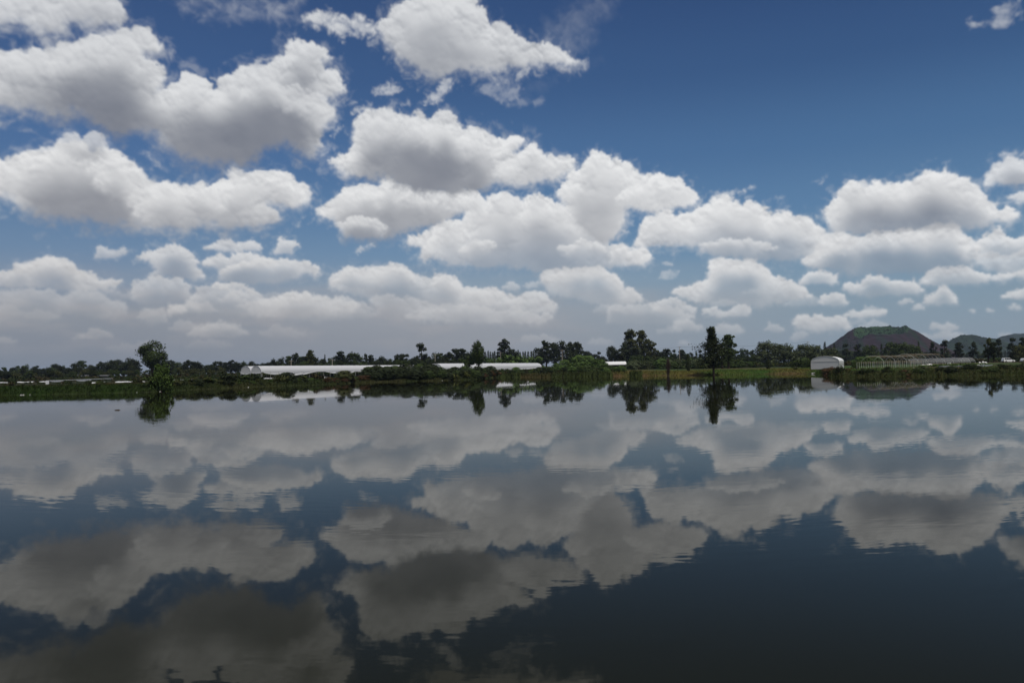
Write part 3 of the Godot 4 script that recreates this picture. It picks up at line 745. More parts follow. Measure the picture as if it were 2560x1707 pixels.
func make_land() -> void:
	land_noise.noise_type = FastNoiseLite.TYPE_SIMPLEX_SMOOTH
	land_noise.frequency = 0.02
	land_noise.fractal_octaves = 4
	land_noise.seed = 3
	shore_noise.noise_type = FastNoiseLite.TYPE_SIMPLEX_SMOOTH
	shore_noise.frequency = 0.5
	shore_noise.fractal_octaves = 3
	shore_noise.seed = 12
	var az := []
	var a := -PI
	while a < PI - 0.001:
		az.append(a)
		a += 0.0042 if absf(a + 0.002) < 0.64 else 0.06
	az.append(PI)
	var ring := [-1e9, -60.0, -12.0, -5.0, -2.0, -0.8, 0.0, 0.7, 1.5, 2.5, 4.0, 6.0, 9.0, 13.0, 18.0, 25.0, 34.0, 45.0, 60.0, 80.0, 110.0, 150.0, 210.0, 300.0, 450.0, 700.0, 1100.0, 1800.0, 3200.0, 6000.0, 12000.0]
	var v := PackedVector3Array()
	var c := PackedColorArray()
	for i in az.size():
		var s := shore_range(az[i])
		for k in ring.size():
			var r := maxf(0.02 * (k + 1), s + ring[k])
			var y := bank_y(az[i], r - s, r)
			v.append(Vector3(sin(az[i]) * r, y, -cos(az[i]) * r))
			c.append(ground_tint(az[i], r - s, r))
	var idx := PackedInt32Array()
	var m := ring.size()
	for i in az.size() - 1:
		for k in m - 1:
			var q := i * m + k
			idx.append_array([q, q + 1, q + m + 1, q, q + m + 1, q + m])
	var st := SurfaceTool.new()
	st.begin(Mesh.PRIMITIVE_TRIANGLES)
	for i in v.size():
		st.set_smooth_group(0)
		st.set_color(c[i])
		st.add_vertex(v[i])
	for i in idx:
		st.add_index(i)
	st.generate_normals()
	var soil := paint(Vector3(1, 1, 1), 0.95, 0.2, true)
	var grit := NoiseTexture2D.new()
	grit.width = 512
	grit.height = 512
	grit.seamless = true
	var gn := FastNoiseLite.new()
	gn.frequency = 0.03
	gn.fractal_octaves = 5
	grit.noise = gn
	var ramp := Gradient.new()
	ramp.set_color(0, Color(0.62, 0.62, 0.6))
	ramp.set_color(1, Color(1, 1, 1))
	grit.color_ramp = ramp
	soil.albedo_texture = grit
	soil.uv1_triplanar = true
	soil.uv1_world_triplanar = true
	soil.uv1_scale = Vector3(0.11, 0.11, 0.11)
	var g := part_mesh("ground", st.commit(), soil)
	tag(g, "flat land of rough grass and bare soil round the lake", "", "", "structure")
	# water
	var w := PlaneMesh.new()
	w.size = Vector2(900, 900)
	var wm := StandardMaterial3D.new()
	wm.albedo_color = Color(0.0115, 0.0122, 0.0050).linear_to_srgb()
	wm.roughness = 0.015
	wm.metallic_specular = 0.135
	# ripples: calm and ruffled patches share one tile of slopes
	var rn := FastNoiseLite.new()
	rn.noise_type = FastNoiseLite.TYPE_SIMPLEX_SMOOTH
	rn.frequency = 0.03
	rn.fractal_octaves = 3
	rn.fractal_gain = 0.5
	rn.seed = 8
	var side := 1024
	var waves := rn.get_seamless_image(side, side, false, false, 0.1)
	rn.frequency = 0.004
	rn.fractal_octaves = 2
	rn.seed = 19
	var patches := rn.get_seamless_image(side, side, false, false, 0.1)
	var wave_data := waves.get_data()
	var patch_data := patches.get_data()
	var slopes := PackedFloat32Array()
	slopes.resize(side * side * 3)
	for y in side:
		for x in side:
			var i := y * side + x
			var right := y * side + ((x + 1) & (side - 1))
			var below := ((y + 1) & (side - 1)) * side + x
			var rough := 0.25 + 1.5 * smoothstep(0.42, 0.72, patch_data[i] / 255.0)
			slopes[i * 3] = 0.5 + (wave_data[i] - wave_data[right]) * rough * 0.004
			slopes[i * 3 + 1] = 0.5 + (wave_data[i] - wave_data[below]) * rough * 0.004
			slopes[i * 3 + 2] = 1.0
	var slope_image := Image.create_from_data(side, side, false, Image.FORMAT_RGBF, slopes.to_byte_array())
	var rip := ImageTexture.create_from_image(slope_image)
	wm.normal_enabled = true
	wm.normal_texture = rip
	wm.normal_scale = 0.016
	wm.uv1_triplanar = true
	wm.uv1_world_triplanar = true
	wm.uv1_scale = Vector3(0.027, 0.027, 0.056)
	var o := part_mesh("water", w, wm)
	tag(o, "still dark green lake mirroring the clouds", "", "", "structure")

func heightfield(called: String, label: String, origin: Vector3, wide: float, deep: float, nx: int, nz: int, rise: Callable, tone: Callable) -> void:
	var st := SurfaceTool.new()
	st.begin(Mesh.PRIMITIVE_TRIANGLES)
	for iz in nz + 1:
		for ix in nx + 1:
			var x := (ix / float(nx) - 0.5) * wide
			var z := (iz / float(nz) - 0.5) * deep
			var y: float = rise.call(x, z)
			st.set_color(tone.call(x, z, y))
			st.add_vertex(Vector3(x, y, z))
	for iz in nz:
		for ix in nx:
			var q := iz * (nx + 1) + ix
			for k in [q, q + 1, q + nx + 2, q, q + nx + 2, q + nx + 1]:
				st.add_index(k)
	st.generate_normals()
	var o := part_mesh(called, st.commit(), paint(Vector3(1, 1, 1), 0.95, 0.2, true))
	o.position = origin
	tag(o, label, "", "", "structure")

func crater_rim(a: float) -> float:
	# a = 0 looks right, PI/2 away from the lake
	var back := 0.5 + 0.5 * sin(a)
	var rim := lerpf(84.0, 97.0, smoothstep(0.28, 0.55, back)) + 16.0 * smoothstep(0.5, 0.98, back)
	rim += 12.0 * exp(-pow((a - 0.1) / 0.22, 2.0)) + 5.0 * exp(-pow((a - 0.5) / 0.4, 2.0))
	rim += 24.0 * exp(-pow((a + 0.5) / 0.42, 2.0)) + 7.0 * exp(-pow((a + 2.5) / 0.4, 2.0))
	rim -= 14.0 * exp(-pow((absf(a) - PI) / 0.5, 2.0))
	return rim

func volcano_y(x: float, z: float) -> float:
	var r := Vector2(x, z * 0.92).length()
	var a := atan2(-z, x)
	var rr := 74.0 + 4.0 * sin(a * 3.0)
	var rim := crater_rim(a)
	var rough := land_noise.get_noise_2d(x * 1.4 + 900.0, z * 1.4) * 5.0 + land_noise.get_noise_2d(x * 5.0, z * 5.0 + 400.0) * 1.6
	if r < rr:
		return maxf(rim - (rr - r) * 0.85, 52.0) + rough * 0.6
	var gully := absf(sin(a * 11.0 + land_noise.get_noise_2d(x * 0.8, z * 0.8) * 4.0)) * 2.2 * smoothstep(rr, rr + 60.0, r)
	return maxf(rim - (r - rr) * (0.66 - 0.12 * smoothstep(60.0, 220.0, r - rr)) + rough - gully, -4.0)

func volcano_tone(x: float, z: float, y: float) -> Color:
	var r := Vector2(x, z * 0.92).length()
	var a := land_noise.get_noise_2d(x * 1.1 + 40.0, z * 1.1 + y * 1.5)
	var b := land_noise.get_noise_2d(x * 4.0, z * 4.0 + y * 3.0 + 200.0)
	if r < 76.0 and z < 64.0:
		return Color(0.020, 0.046, 0.018).lerp(Color(0.036, 0.070, 0.030), clampf(0.5 + b * 1.3, 0.0, 1.0))
	var c := Color(0.030, 0.019, 0.020).lerp(Color(0.020, 0.015, 0.020), clampf(0.5 + a * 1.6, 0.0, 1.0))
	c = c.lerp(Color(0.062, 0.032, 0.024), clampf(b * 1.2 + 0.15, 0.0, 1.0) * smoothstep(20.0, 120.0, x) * 0.7)
	c = c.lerp(Color(0.016, 0.030, 0.014), clampf(a * 2.2 + b * 0.8 - 0.15 + smoothstep(-40.0, -170.0, x) * 0.6, 0.0, 1.0) * 0.85)
	return c

func make_hills() -> void:
	var at := spot(2206.0, 2500.0)
	heightfield("volcano_hill", "flat-topped cinder cone with a green crater and bare brown slopes", at, 640.0, 640.0, 150, 150, volcano_y, volcano_tone)
	var green := func(x: float, z: float, y: float) -> Color:
		var b := land_noise.get_noise_2d(x * 0.9 + 77.0, z * 0.9 + y * 2.0)
		return Color(0.026, 0.044, 0.020).lerp(Color(0.014, 0.022, 0.012), clampf(0.45 + b * 2.6, 0.0, 1.0))
	var ridge := func(x: float, z: float) -> float:
		var h := 108.0 * exp(-pow((x + 20.0) / 105.0, 2.0)) + 82.0 * exp(-pow((x - 120.0) / 80.0, 2.0)) * 0.8 + 30.0 * exp(-pow((x + 150.0) / 80.0, 2.0))
		return h * exp(-pow(z / 170.0, 2.0)) + land_noise.get_noise_2d(x * 0.7 + 20.0, z * 0.7) * 9.0 + land_noise.get_noise_2d(x * 3.0, z * 3.0) * 3.0 - 3.0
	heightfield("green_hill", "low green hill with scattered dark trees right of the cinder cone", spot(2432.0, 3500.0), 700.0, 700.0, 90, 60, ridge, green)
	var far_green := func(x: float, z: float, y: float) -> Color:
		var b := land_noise.get_noise_2d(x * 0.5 + 177.0, z * 0.5 + y)
		return Color(0.022, 0.034, 0.018).lerp(Color(0.014, 0.021, 0.013), clampf(0.45 + b * 2.2, 0.0, 1.0))
	var far_ridge := func(x: float, z: float) -> float:
		var h := 136.0 * exp(-pow((x + 130.0) / 190.0, 2.0)) + 128.0 * exp(-pow((x - 210.0) / 260.0, 2.0)) + 60.0 * exp(-pow((x + 420.0) / 160.0, 2.0))
		return h * exp(-pow(z / 260.0, 2.0)) + land_noise.get_noise_2d(x * 0.5 + 320.0, z * 0.5) * 12.0 + land_noise.get_noise_2d(x * 2.0, z * 2.0) * 3.5 - 4.0
	heightfield("far_hill", "bluish distant hill at the far right behind the green hill", spot(2590.0, 5000.0), 1500.0, 1000.0, 110, 60, far_ridge, far_green)
	# scattered trees on the crater wall and the hills
	var r := RandomNumberGenerator.new()
	r.seed = 40
	var spots := []
	for i in 1500:
		var x := r.randf_range(-170.0, 90.0)
		var z := r.randf_range(-95.0, 60.0)
		var rad := Vector2(x, z * 0.92).length()
		if rad < 72.0 or (x < -50.0 and rad < 190.0 and r.randf() < 0.5) or (rad > 70.0 and rad < 80.0 and z < 10.0):
			spots.append([at + Vector3(x, volcano_y(x, z) - 0.6, z), r.randf_range(1.6, 3.6)])
	var hat := spot(2432.0, 3500.0)
	for i in 420:
		var x := r.randf_range(-260.0, 260.0)
		var z := r.randf_range(-60.0, 200.0)
		spots.append([hat + Vector3(x, float(ridge.call(x, z)) - 1.0, z), r.randf_range(3.0, 6.0)])
	scatter("hill_scrub", "dark scrub and small trees dotting the hills", "scrub", bush_mesh(5, 70, 0.55, 0.9, 0.8), leaf_dark, spots)

func scatter(called: String, label: String, category: String, mesh: Mesh, m: Material, spots: Array, tints: Array = []) -> void:
	var mm := MultiMesh.new()
	mm.transform_format = MultiMesh.TRANSFORM_3D
	mm.use_colors = tints.size() > 0
	mm.mesh = mesh
	mm.instance_count = spots.size()
	var r := RandomNumberGenerator.new()
	r.seed = 9
	for i in spots.size():
		var s: float = spots[i][1]
		var b := Basis(Vector3.UP, r.randf() * TAU).scaled(Vector3(s, s * r.randf_range(0.75, 1.2), s))
		mm.set_instance_transform(i, Transform3D(b, spots[i][0]))
		if tints.size() > 0:
			mm.set_instance_color(i, tints[i])
	var o := MultiMeshInstance3D.new()
	o.name = numbered(called)
	o.multimesh = mm
	o.material_override = m
	add_child(o, true)
	tag(o, label, category, "", "stuff")

# ---------------------------------------------------------------- plants
var leaf_dark: StandardMaterial3D
var leaf_mid: StandardMaterial3D
var leaf_grey: StandardMaterial3D
var leaf_fresh: StandardMaterial3D
var leaf_yellow: StandardMaterial3D
var leaf_olive: StandardMaterial3D
var bark: StandardMaterial3D
var bark_pale: StandardMaterial3D
var dead_wood: StandardMaterial3D
var protos := {}

func leaf_paint(c: Vector3) -> StandardMaterial3D:
	var m := paint(c, 0.75, 0.25, true)
	m.backlight_enabled = true
	m.backlight = Color(0.22, 0.26, 0.12)
	return m

func make_plant_paint() -> void:
	leaf_dark = leaf_paint(Vector3(0.028, 0.039, 0.016))
	leaf_mid = leaf_paint(Vector3(0.050, 0.076, 0.023))
	leaf_grey = leaf_paint(Vector3(0.078, 0.100, 0.050))
	leaf_fresh = leaf_paint(Vector3(0.072, 0.120, 0.030))
	leaf_yellow = leaf_paint(Vector3(0.105, 0.118, 0.032))
	leaf_olive = leaf_paint(Vector3(0.066, 0.076, 0.026))
	bark = paint(Vector3(0.06, 0.045, 0.035), 0.95, 0.1)
	bark_pale = paint(Vector3(0.20, 0.17, 0.14), 0.9, 0.1)
	dead_wood = paint(Vector3(0.095, 0.068, 0.058), 0.95, 0.1)

# one leaf spray: a bent quad, lit by the direction that it grows in
func spray(g: Geo, p: Vector3, outward: Vector3, size: float, r: RandomNumberGenerator) -> void:
	var d := Vector3(r.randfn(), r.randfn(), r.randfn()).normalized()
	var s := d.cross(Vector3(r.randfn(), r.randfn(), r.randfn())).normalized()
	var nn := (outward * 0.9 + Vector3(r.randfn(), r.randfn(), r.randfn()) * 0.24 + Vector3.UP * 0.2).normalized()
	var k := r.randf_range(0.55, 1.3)
	g.tint = Color(k * r.randf_range(0.9, 1.15), k, k * r.randf_range(0.8, 1.1))
	var l := size * r.randf_range(0.6, 1.3)
	var w := l * r.randf_range(0.35, 0.75)
	g.tri(p - s * w * 0.5, p + d * l * 0.55, p + s * w * 0.5, nn)
	g.tri(p + s * w * 0.5, p - d * l * 0.5, p - s * w * 0.5, nn)

func clump(g: Geo, centre: Vector3, radius: Vector3, count: int, size: float, r: RandomNumberGenerator) -> void:
	for i in count:
		var o := Vector3(r.randfn(), r.randfn(), r.randfn()).normalized()
		var depth := pow(r.randf(), 0.45) * r.randf_range(0.85, 1.12)
		spray(g, centre + o * radius * depth, (o + Vector3.UP * 0.2).normalized(), size, r)

func bush_mesh(seed_no: int, count: int, leaf: float, tall: float, wide: float) -> ArrayMesh:
	var r := RandomNumberGenerator.new()
	r.seed = seed_no
	var g := Geo.new()
	var lobes := 6
	for k in lobes:
		var a := TAU * k / lobes + r.randf() * 0.8
		var rad := wide * r.randf_range(0.2, 0.55) if k > 0 else 0.0
		var h := tall * (r.randf_range(0.35, 0.62) if k > 0 else 0.6)
		clump(g, Vector3(cos(a) * rad, h * 0.72, sin(a) * rad), Vector3(wide * 0.42, h * 0.72, wide * 0.42), count / lobes, leaf, r)
	return g.mesh()

# every kind is built 10 m tall (the bushes 1 m) and scaled where it stands
func proto(kind: String, variant: int) -> Dictionary:
	var key := "%s%d" % [kind, variant]
	if protos.has(key):
		return protos[key]
	var r := RandomNumberGenerator.new()
	r.seed = key.hash() % 100000
	var g := Geo.new()
	var t := Geo.new()
	match kind:
		"round":
			t.tube([Vector3.ZERO, Vector3(0.1, 1.6, 0), Vector3(0, 4.0, 0.1), Vector3(0.1, 7.0, 0)], [0.42, 0.32, 0.24, 0.08], 7)
			for k in 8:
				var a := TAU * k / 8.0 + r.randf()
				var tip := Vector3(cos(a) * 2.4, r.randf_range(4.0, 7.5), sin(a) * 2.4)
				t.tube([Vector3(0, r.randf_range(2.0, 3.6), 0), tip * Vector3(0.5, 0.75, 0.5), tip], [0.16, 0.1, 0.04], 5)
			for k in 34:
				var o := Vector3(r.randfn(), r.randfn() * 0.9, r.randfn()).normalized()
				var c := Vector3(0, 5.9, 0) + o * Vector3(2.5, 2.9, 2.5) * r.randf_range(0.72, 1.0)
				clump(g, c, Vector3.ONE * r.randf_range(0.85, 1.3), 150, 0.34, r)
			clump(g, Vector3(0, 5.6, 0), Vector3(2.4, 2.9, 2.4), 900, 0.45, r)
		"broad":
			t.tube([Vector3.ZERO, Vector3(0.15, 2.0, 0), Vector3(0, 4.5, 0.1), Vector3(0.2, 7.0, 0)], [0.4, 0.3, 0.2, 0.06], 6)
			for k in 15:
				var a := r.randf() * TAU
				var h := r.randf_range(2.2, 8.8)
				var reach := 2.9 * sqrt(maxf(0.05, 1.0 - pow((h - 5.0) / 5.0, 2.0))) * r.randf_range(0.4, 1.1)
				var c := Vector3(cos(a) * reach, h, sin(a) * reach)
				t.tube([Vector3(0, h * 0.6, 0), c], [0.12, 0.03], 4)
				clump(g, c, Vector3(1, 0.8, 1) * r.randf_range(0.9, 1.6), 100, 0.55, r)
			clump(g, Vector3(0, 4.6, 0), Vector3(2.1, 3.4, 2.1), 420, 0.6, r)
		"gum":
			t.tube([Vector3.ZERO, Vector3(0.1, 2.0, 0), Vector3(-0.1, 4.4, 0.1), Vector3(0.15, 7.0, 0), Vector3(0.1, 9.0, 0)], [0.36, 0.28, 0.2, 0.12, 0.04], 6)
			var heads := 13
			for k in heads:
				var a := TAU * k * 0.382 + r.randf() * 0.5
				var h := lerpf(3.2, 9.1, (k + 0.5) / heads) + r.randf_range(-0.3, 0.3)
				var reach := lerpf(2.0, 0.5, pow((h - 3.2) / 6.0, 1.5)) * r.randf_range(0.7, 1.1)
				var c := Vector3(cos(a) * reach, h, sin(a) * reach)
				t.tube([Vector3(0, h - 1.6, 0), c * Vector3(0.55, 1, 0.55) - Vector3(0, 0.5, 0), c], [0.11, 0.07, 0.03], 4)
				var big := r.randf_range(0.85, 1.2)
				clump(g, c, Vector3(0.95, 0.72, 0.95) * big, 80, 0.42, r)
				for q in 5:
					var o := Vector3(r.randfn(), r.randfn() * 0.6 + 0.2, r.randfn()).normalized()
					clump(g, c + o * Vector3(0.8, 0.6, 0.8) * big, Vector3(0.5, 0.42, 0.5) * r.randf_range(0.75, 1.25), 48, 0.36, r)
				clump(g, c * Vector3(0.5, 1, 0.5) - Vector3(0, 0.7, 0), Vector3(0.6, 0.55, 0.6), 50, 0.42, r)
			clump(g, Vector3(0, 3.4, 0), Vector3(1.7, 1.7, 1.7), 220, 0.55, r)
		"pine":
			t.tube([Vector3.ZERO, Vector3(0, 5, 0), Vector3(0.05, 9.6, 0)], [0.25, 0.15, 0.03], 5)
			for k in 30:
				var h := 1.3 + 8.4 * k / 30.0
				var reach := lerpf(1.7, 0.15, pow((h - 1.3) / 8.7, 1.15)) * r.randf_range(0.6, 1.15)
				var a := k * 2.4 + r.randf() * 0.6
				var tip := Vector3(cos(a) * reach, h + 0.25 * reach, sin(a) * reach)
				for q in 34:
					var f := pow(r.randf(), 0.7)
					var p := Vector3(0, h - 0.1, 0).lerp(tip, f) + Vector3(r.randfn(), r.randfn(), r.randfn()) * 0.2
					spray(g, p, Vector3(p.x, 0.5, p.z).normalized(), 0.36, r)
		"casuarina":
			t.tube([Vector3.ZERO, Vector3(0.03, 2.2, 0), Vector3(-0.1, 5.5, 0.1), Vector3(-0.55, 9.8, 0)], [0.15, 0.13, 0.1, 0.02], 7)
			for k in 74:
				var h := 2.5 + 7.4 * k / 74.0
				var bulge := exp(-pow((h - 4.5) / 1.8, 2.0))
				var reach := (0.2 + 2.1 * bulge) * r.randf_range(0.4, 1.12)
				var a := k * 2.4 + r.randf()
				var axis := Vector3(-0.08 * maxf(h - 3.0, 0.0), h, 0)
				var tip := axis + Vector3(cos(a) * reach, (0.7 if h > 4.0 else 0.1) * reach, sin(a) * reach)
				t.tube([axis - Vector3(0, 0.2, 0), tip], [0.045, 0.012], 4)
				for q in 74:
					var f := r.randf_range(0.15, 1.15)
					var p := axis.lerp(tip, f) + Vector3(r.randfn(), r.randfn() * 1.3, r.randfn()) * (0.2 + 0.16 * bulge)
					spray(g, p, Vector3(p.x, 0.5, p.z).normalized(), 0.32, r)
		"poplar":
			t.tube([Vector3.ZERO, Vector3(0, 4, 0), Vector3(0, 8.5, 0)], [0.25, 0.18, 0.04], 6)
			for k in 24:
				var h := r.randf_range(2.0, 9.2)
				var reach := 1.25 * sqrt(maxf(0.06, 1.0 - pow((h - 5.2) / 4.6, 2.0))) * r.randf_range(0.3, 1.0)
				var a := r.randf() * TAU
				clump(g, Vector3(cos(a) * reach, h, sin(a) * reach), Vector3(0.6, 0.8, 0.6) * r.randf_range(0.75, 1.25), 80, 0.42, r)
		"willow":
			t.tube([Vector3.ZERO, Vector3(0.1, 2.5, 0), Vector3(0, 5, 0)], [0.5, 0.4, 0.15], 6)
			for k in 56:
				var a := r.randf() * TAU
				var up := r.randf()
				var reach := 4.4 * sqrt(1.0 - up * up * 0.94) * r.randf_range(0.6, 1.0)
				clump(g, Vector3(cos(a) * reach, 0.8 + up * 8.3, sin(a) * reach), Vector3(1.05, 1.3, 1.05) * r.randf_range(0.75, 1.25), 80, 0.5, r)
			clump(g, Vector3(0, 3.6, 0), Vector3(3.9, 4.6, 3.9), 900, 0.7, r)
		"cypress":
			t.tube([Vector3.ZERO, Vector3(0, 3, 0)], [0.3, 0.2], 5)
			for k in 1500:
				var h := r.randf_range(0.5, 9.9)
				var reach := 1.65 * pow(sin(PI * clampf((h + 0.6) / 10.7, 0.0, 1.0)), 0.7) * pow(r.randf(), 0.35) * (1.0 + 0.18 * sin(h * 3.0 + k))
				var a := r.randf() * TAU
				spray(g, Vector3(cos(a) * reach, h, sin(a) * reach), Vector3(cos(a), 0.35, sin(a)).normalized(), 0.5, r)
		"bare":
			for k in 5:
				t.tube([Vector3(r.randfn() * 0.7, 0, r.randfn() * 0.7), Vector3(r.randfn() * 0.35, 2.5, r.randfn() * 0.35), Vector3(r.randfn() * 0.3, 6.5, r.randfn() * 0.3), Vector3(r.randfn() * 0.15, 9.6, r.randfn() * 0.15)], [0.09, 0.07, 0.04, 0.012], 5)
			for k in 560:
				var h := r.randf_range(2.4, 9.5)
				var a := r.randf() * TAU
				var reach := 1.5 * pow(sin(PI * clampf((h - 1.0) / 9.2, 0.0, 1.0)), 0.8) * r.randf_range(0.4, 1.0)
				g.tint = Color(1, 1, 1) * r.randf_range(0.6, 1.4)
				var p := Vector3(cos(a) * 0.1, h - reach * 0.9, sin(a) * 0.1)
				var q := Vector3(cos(a) * reach, h + 0.3, sin(a) * reach)
				g.tube([p, p.lerp(q, 0.6) + Vector3(r.randfn(), r.randfn(), r.randfn()) * 0.1, q], [0.028, 0.02, 0.007], 3)
		"bush":
			for k in 3:
				var a := TAU * k / 3.0 + 0.4
				t.tube([Vector3(0, 0, 0), Vector3(cos(a) * 0.2, 0.35, sin(a) * 0.2)], [0.025, 0.012], 4)
			for k in 13:
				var a := r.randf() * TAU
				var up := r.randf_range(0.12, 0.8)
				var reach := 0.46 * sqrt(1.0 - up * up) * r.randf_range(0.3, 1.1)
				clump(g, Vector3(cos(a) * reach, up, sin(a) * reach), Vector3(0.2, 0.18, 0.2) * r.randf_range(0.75, 1.3), 70, 0.1, r)
		"castor":
			# tall shrub of broad hand-shaped leaves
			for k in 6:
				var a := TAU * k / 6.0 + r.randf()
				t.tube([Vector3(0, 0, 0), Vector3(cos(a) * 0.16, 0.45, sin(a) * 0.16), Vector3(cos(a) * 0.34, 0.8, sin(a) * 0.34)], [0.022, 0.016, 0.008], 4)
			for k in 520:
				var a := r.randf() * TAU
				var up := r.randf_range(0.08, 1.0)
				var reach := 0.55 * sqrt(maxf(0.05, 1.0 - pow(up - 0.42, 2.0) * 2.7)) * pow(r.randf(), 0.4)
				var p := Vector3(cos(a) * reach, up, sin(a) * reach)
				var kk := r.randf_range(0.6, 1.5)
				g.tint = Color(kk, kk, kk)
				var tilt := Vector3(cos(a) * 0.6 + r.randfn() * 0.4, 0.9, sin(a) * 0.6 + r.randfn() * 0.4).normalized()
				var s := tilt.cross(Vector3(r.randfn(), r.randfn(), r.randfn())).normalized()
				var w := tilt.cross(s)
				var size := r.randf_range(0.06, 0.1)
				for q in 5:
					var b0 := TAU * q / 5.0
					g.tri(p, p + (s * cos(b0 - 0.4) + w * sin(b0 - 0.4)) * size, p + (s * cos(b0 + 0.4) + w * sin(b0 + 0.4)) * size, tilt)
	protos[key] = {"crown": g.mesh(), "trunk": t.mesh()}
	return protos[key]

func plant(called: String, kind: String, variant: int, m: Material, label: String, category: String, column: float, depth: float, tall: float, wide: float, group := "", sink := 0.0, stem: Material = null, lean := 0.0) -> Node3D:
	var p := spot(column, depth)
	p.y = ground_y(p) - sink
	var d := proto(kind, variant)
	var unit := 1.0 if kind in ["bush", "castor"] else 10.0
	var o := thing(called, label, category, p, 0.0, group)
	var turn := fmod(column * 1.7 + depth * 0.31, TAU)
	o.basis = Basis(Vector3(0, 0, 1), lean) * Basis(Vector3.UP, turn).scaled(Vector3(wide, tall, wide) / unit)
	part_mesh("branches" if kind == "bare" else ("foliage" if unit == 1.0 else "crown"), d.crown, m, o)
	part_mesh("stem" if unit == 1.0 else "trunk", d.trunk, stem if stem else bark, o)
	return o

# a tree whose top stands at a given row of sight
func tree(called: String, kind: String, variant: int, m: Material, label: String, column: float, row: float, depth: float, slim := 1.0, group := "", stem: Material = null) -> Node3D:
	var p := spot(column, depth)
	var tall := high(column, row, depth) - ground_y(p)
	return plant(called, kind, variant, m, label, "tree", column, depth, tall * 1.02, tall * slim, group, 0.1, stem)

func skyline(points: Array, column: float) -> float:
	for i in range(1, points.size()):
		if column <= points[i][0]:
			return lerpf(points[i - 1][1], points[i][1], (column - points[i - 1][0]) / float(points[i][0] - points[i - 1][0]))
	return points[-1][1]

# ---------------------------------------------------------------- greenhouses and farm things
var film: StandardMaterial3D
var film_clean: StandardMaterial3D
var film_worn: StandardMaterial3D
var film_end: StandardMaterial3D
var film_grey: StandardMaterial3D
var steel: StandardMaterial3D
var steel_rust: StandardMaterial3D
var shadow_net: StandardMaterial3D
var mulch: StandardMaterial3D
var concrete: StandardMaterial3D

func make_farm_paint() -> void:
	film = paint(Vector3(0.58, 0.60, 0.635), 0.5, 0.4)
	film_clean = paint(Vector3(0.74, 0.76, 0.78), 0.5, 0.4)
	film.backlight_enabled = true
	film.backlight = Color(0.3, 0.3, 0.3)
	film_worn = paint(Vector3(0.62, 0.64, 0.67), 0.55, 0.4)
	film_worn.backlight_enabled = true
	film_worn.backlight = Color(0.25, 0.25, 0.25)
	film_end = paint(Vector3(0.50, 0.51, 0.52), 0.6, 0.3)
	film_end.backlight_enabled = true
	film_end.backlight = Color(0.3, 0.3, 0.3)
	film_grey = paint(Vector3(0.17, 0.18, 0.19), 0.6, 0.3)
	film_grey.transparency = BaseMaterial3D.TRANSPARENCY_ALPHA
	film_grey.albedo_color.a = 0.5
	steel = paint(Vector3(0.42, 0.43, 0.41), 0.5, 0.5)
	steel_rust = paint(Vector3(0.25, 0.20, 0.14), 0.8, 0.3)
	shadow_net = paint(Vector3(0.03, 0.03, 0.03), 0.8, 0.2)
	mulch = paint(Vector3(0.24, 0.26, 0.28), 0.4, 0.5)
	concrete = paint(Vector3(0.38, 0.34, 0.29), 0.9, 0.2)

# a barrel vault along its own z axis; x across. w wide, eave e, rise h, from z = 0 to -l
func vault(g: Geo, x: float, w: float, e: float, h: float, l: float, steps := 14, bays := 1, sag := 0.0) -> void:
	var r := RandomNumberGenerator.new()
	r.seed = 4
	for b in bays:
		var z0 := -l * b / bays
		var z1 := -l * (b + 1) / bays
		var zm := (z0 + z1) * 0.5
		var drop := sag * r.randf_range(0.3, 1.0)
		for k in steps:
			var a0 := PI * k / steps
			var a1 := PI * (k + 1) / steps
			var n0 := Vector3(-cos(a0) / w * 2.0, sin(a0) / h, 0).normalized()
			var n1 := Vector3(-cos(a1) / w * 2.0, sin(a1) / h, 0).normalized()
			var p0 := Vector3(x - cos(a0) * w * 0.5, e + sin(a0) * h, 0)
			var p1 := Vector3(x - cos(a1) * w * 0.5, e + sin(a1) * h, 0)
			var m0 := p0 - n0 * drop
			var m1 := p1 - n1 * drop
			for s in [[p0, p1, m0, m1, z0, zm], [m0, m1, p0, p1, zm, z1]]:
				var A: Vector3 = s[0]
				var B: Vector3 = s[1]
				var C: Vector3 = s[2]
				var D: Vector3 = s[3]
				A.z = s[4]
				B.z = s[4]
				C.z = s[5]
				D.z = s[5]
				g.tri3(A, B, D, n0, n1, n1)
				g.tri3(A, D, C, n0, n1, n0)

func gable(g: Geo, x: float, w: float, e: float, h: float, z: float, foot := 0.0, steps := 14) -> void:
	for k in steps:
		var a0 := PI * k / steps
		var a1 := PI * (k + 1) / steps
		var p0 := Vector3(x - cos(a0) * w * 0.5, e + sin(a0) * h, z)
		var p1 := Vector3(x - cos(a1) * w * 0.5, e + sin(a1) * h, z)
		g.quad(p0, p1, Vector3(p1.x, foot, z), Vector3(p0.x, foot, z), Vector3(0, 0, 1))

func arch(g: Geo, x: float, w: float, e: float, h: float, z: float, r: float, foot := 0.0, steps := 12) -> void:
	var path := [Vector3(x - w * 0.5, foot, z)]
	for k in steps + 1:
		var a := PI * k / steps
		path.append(Vector3(x - cos(a) * w * 0.5, e + sin(a) * h, z))
	path.append(Vector3(x + w * 0.5, foot, z))
	var rad := []
	for k in path.size():
		rad.append(r)
	g.tube(path, rad, 5)

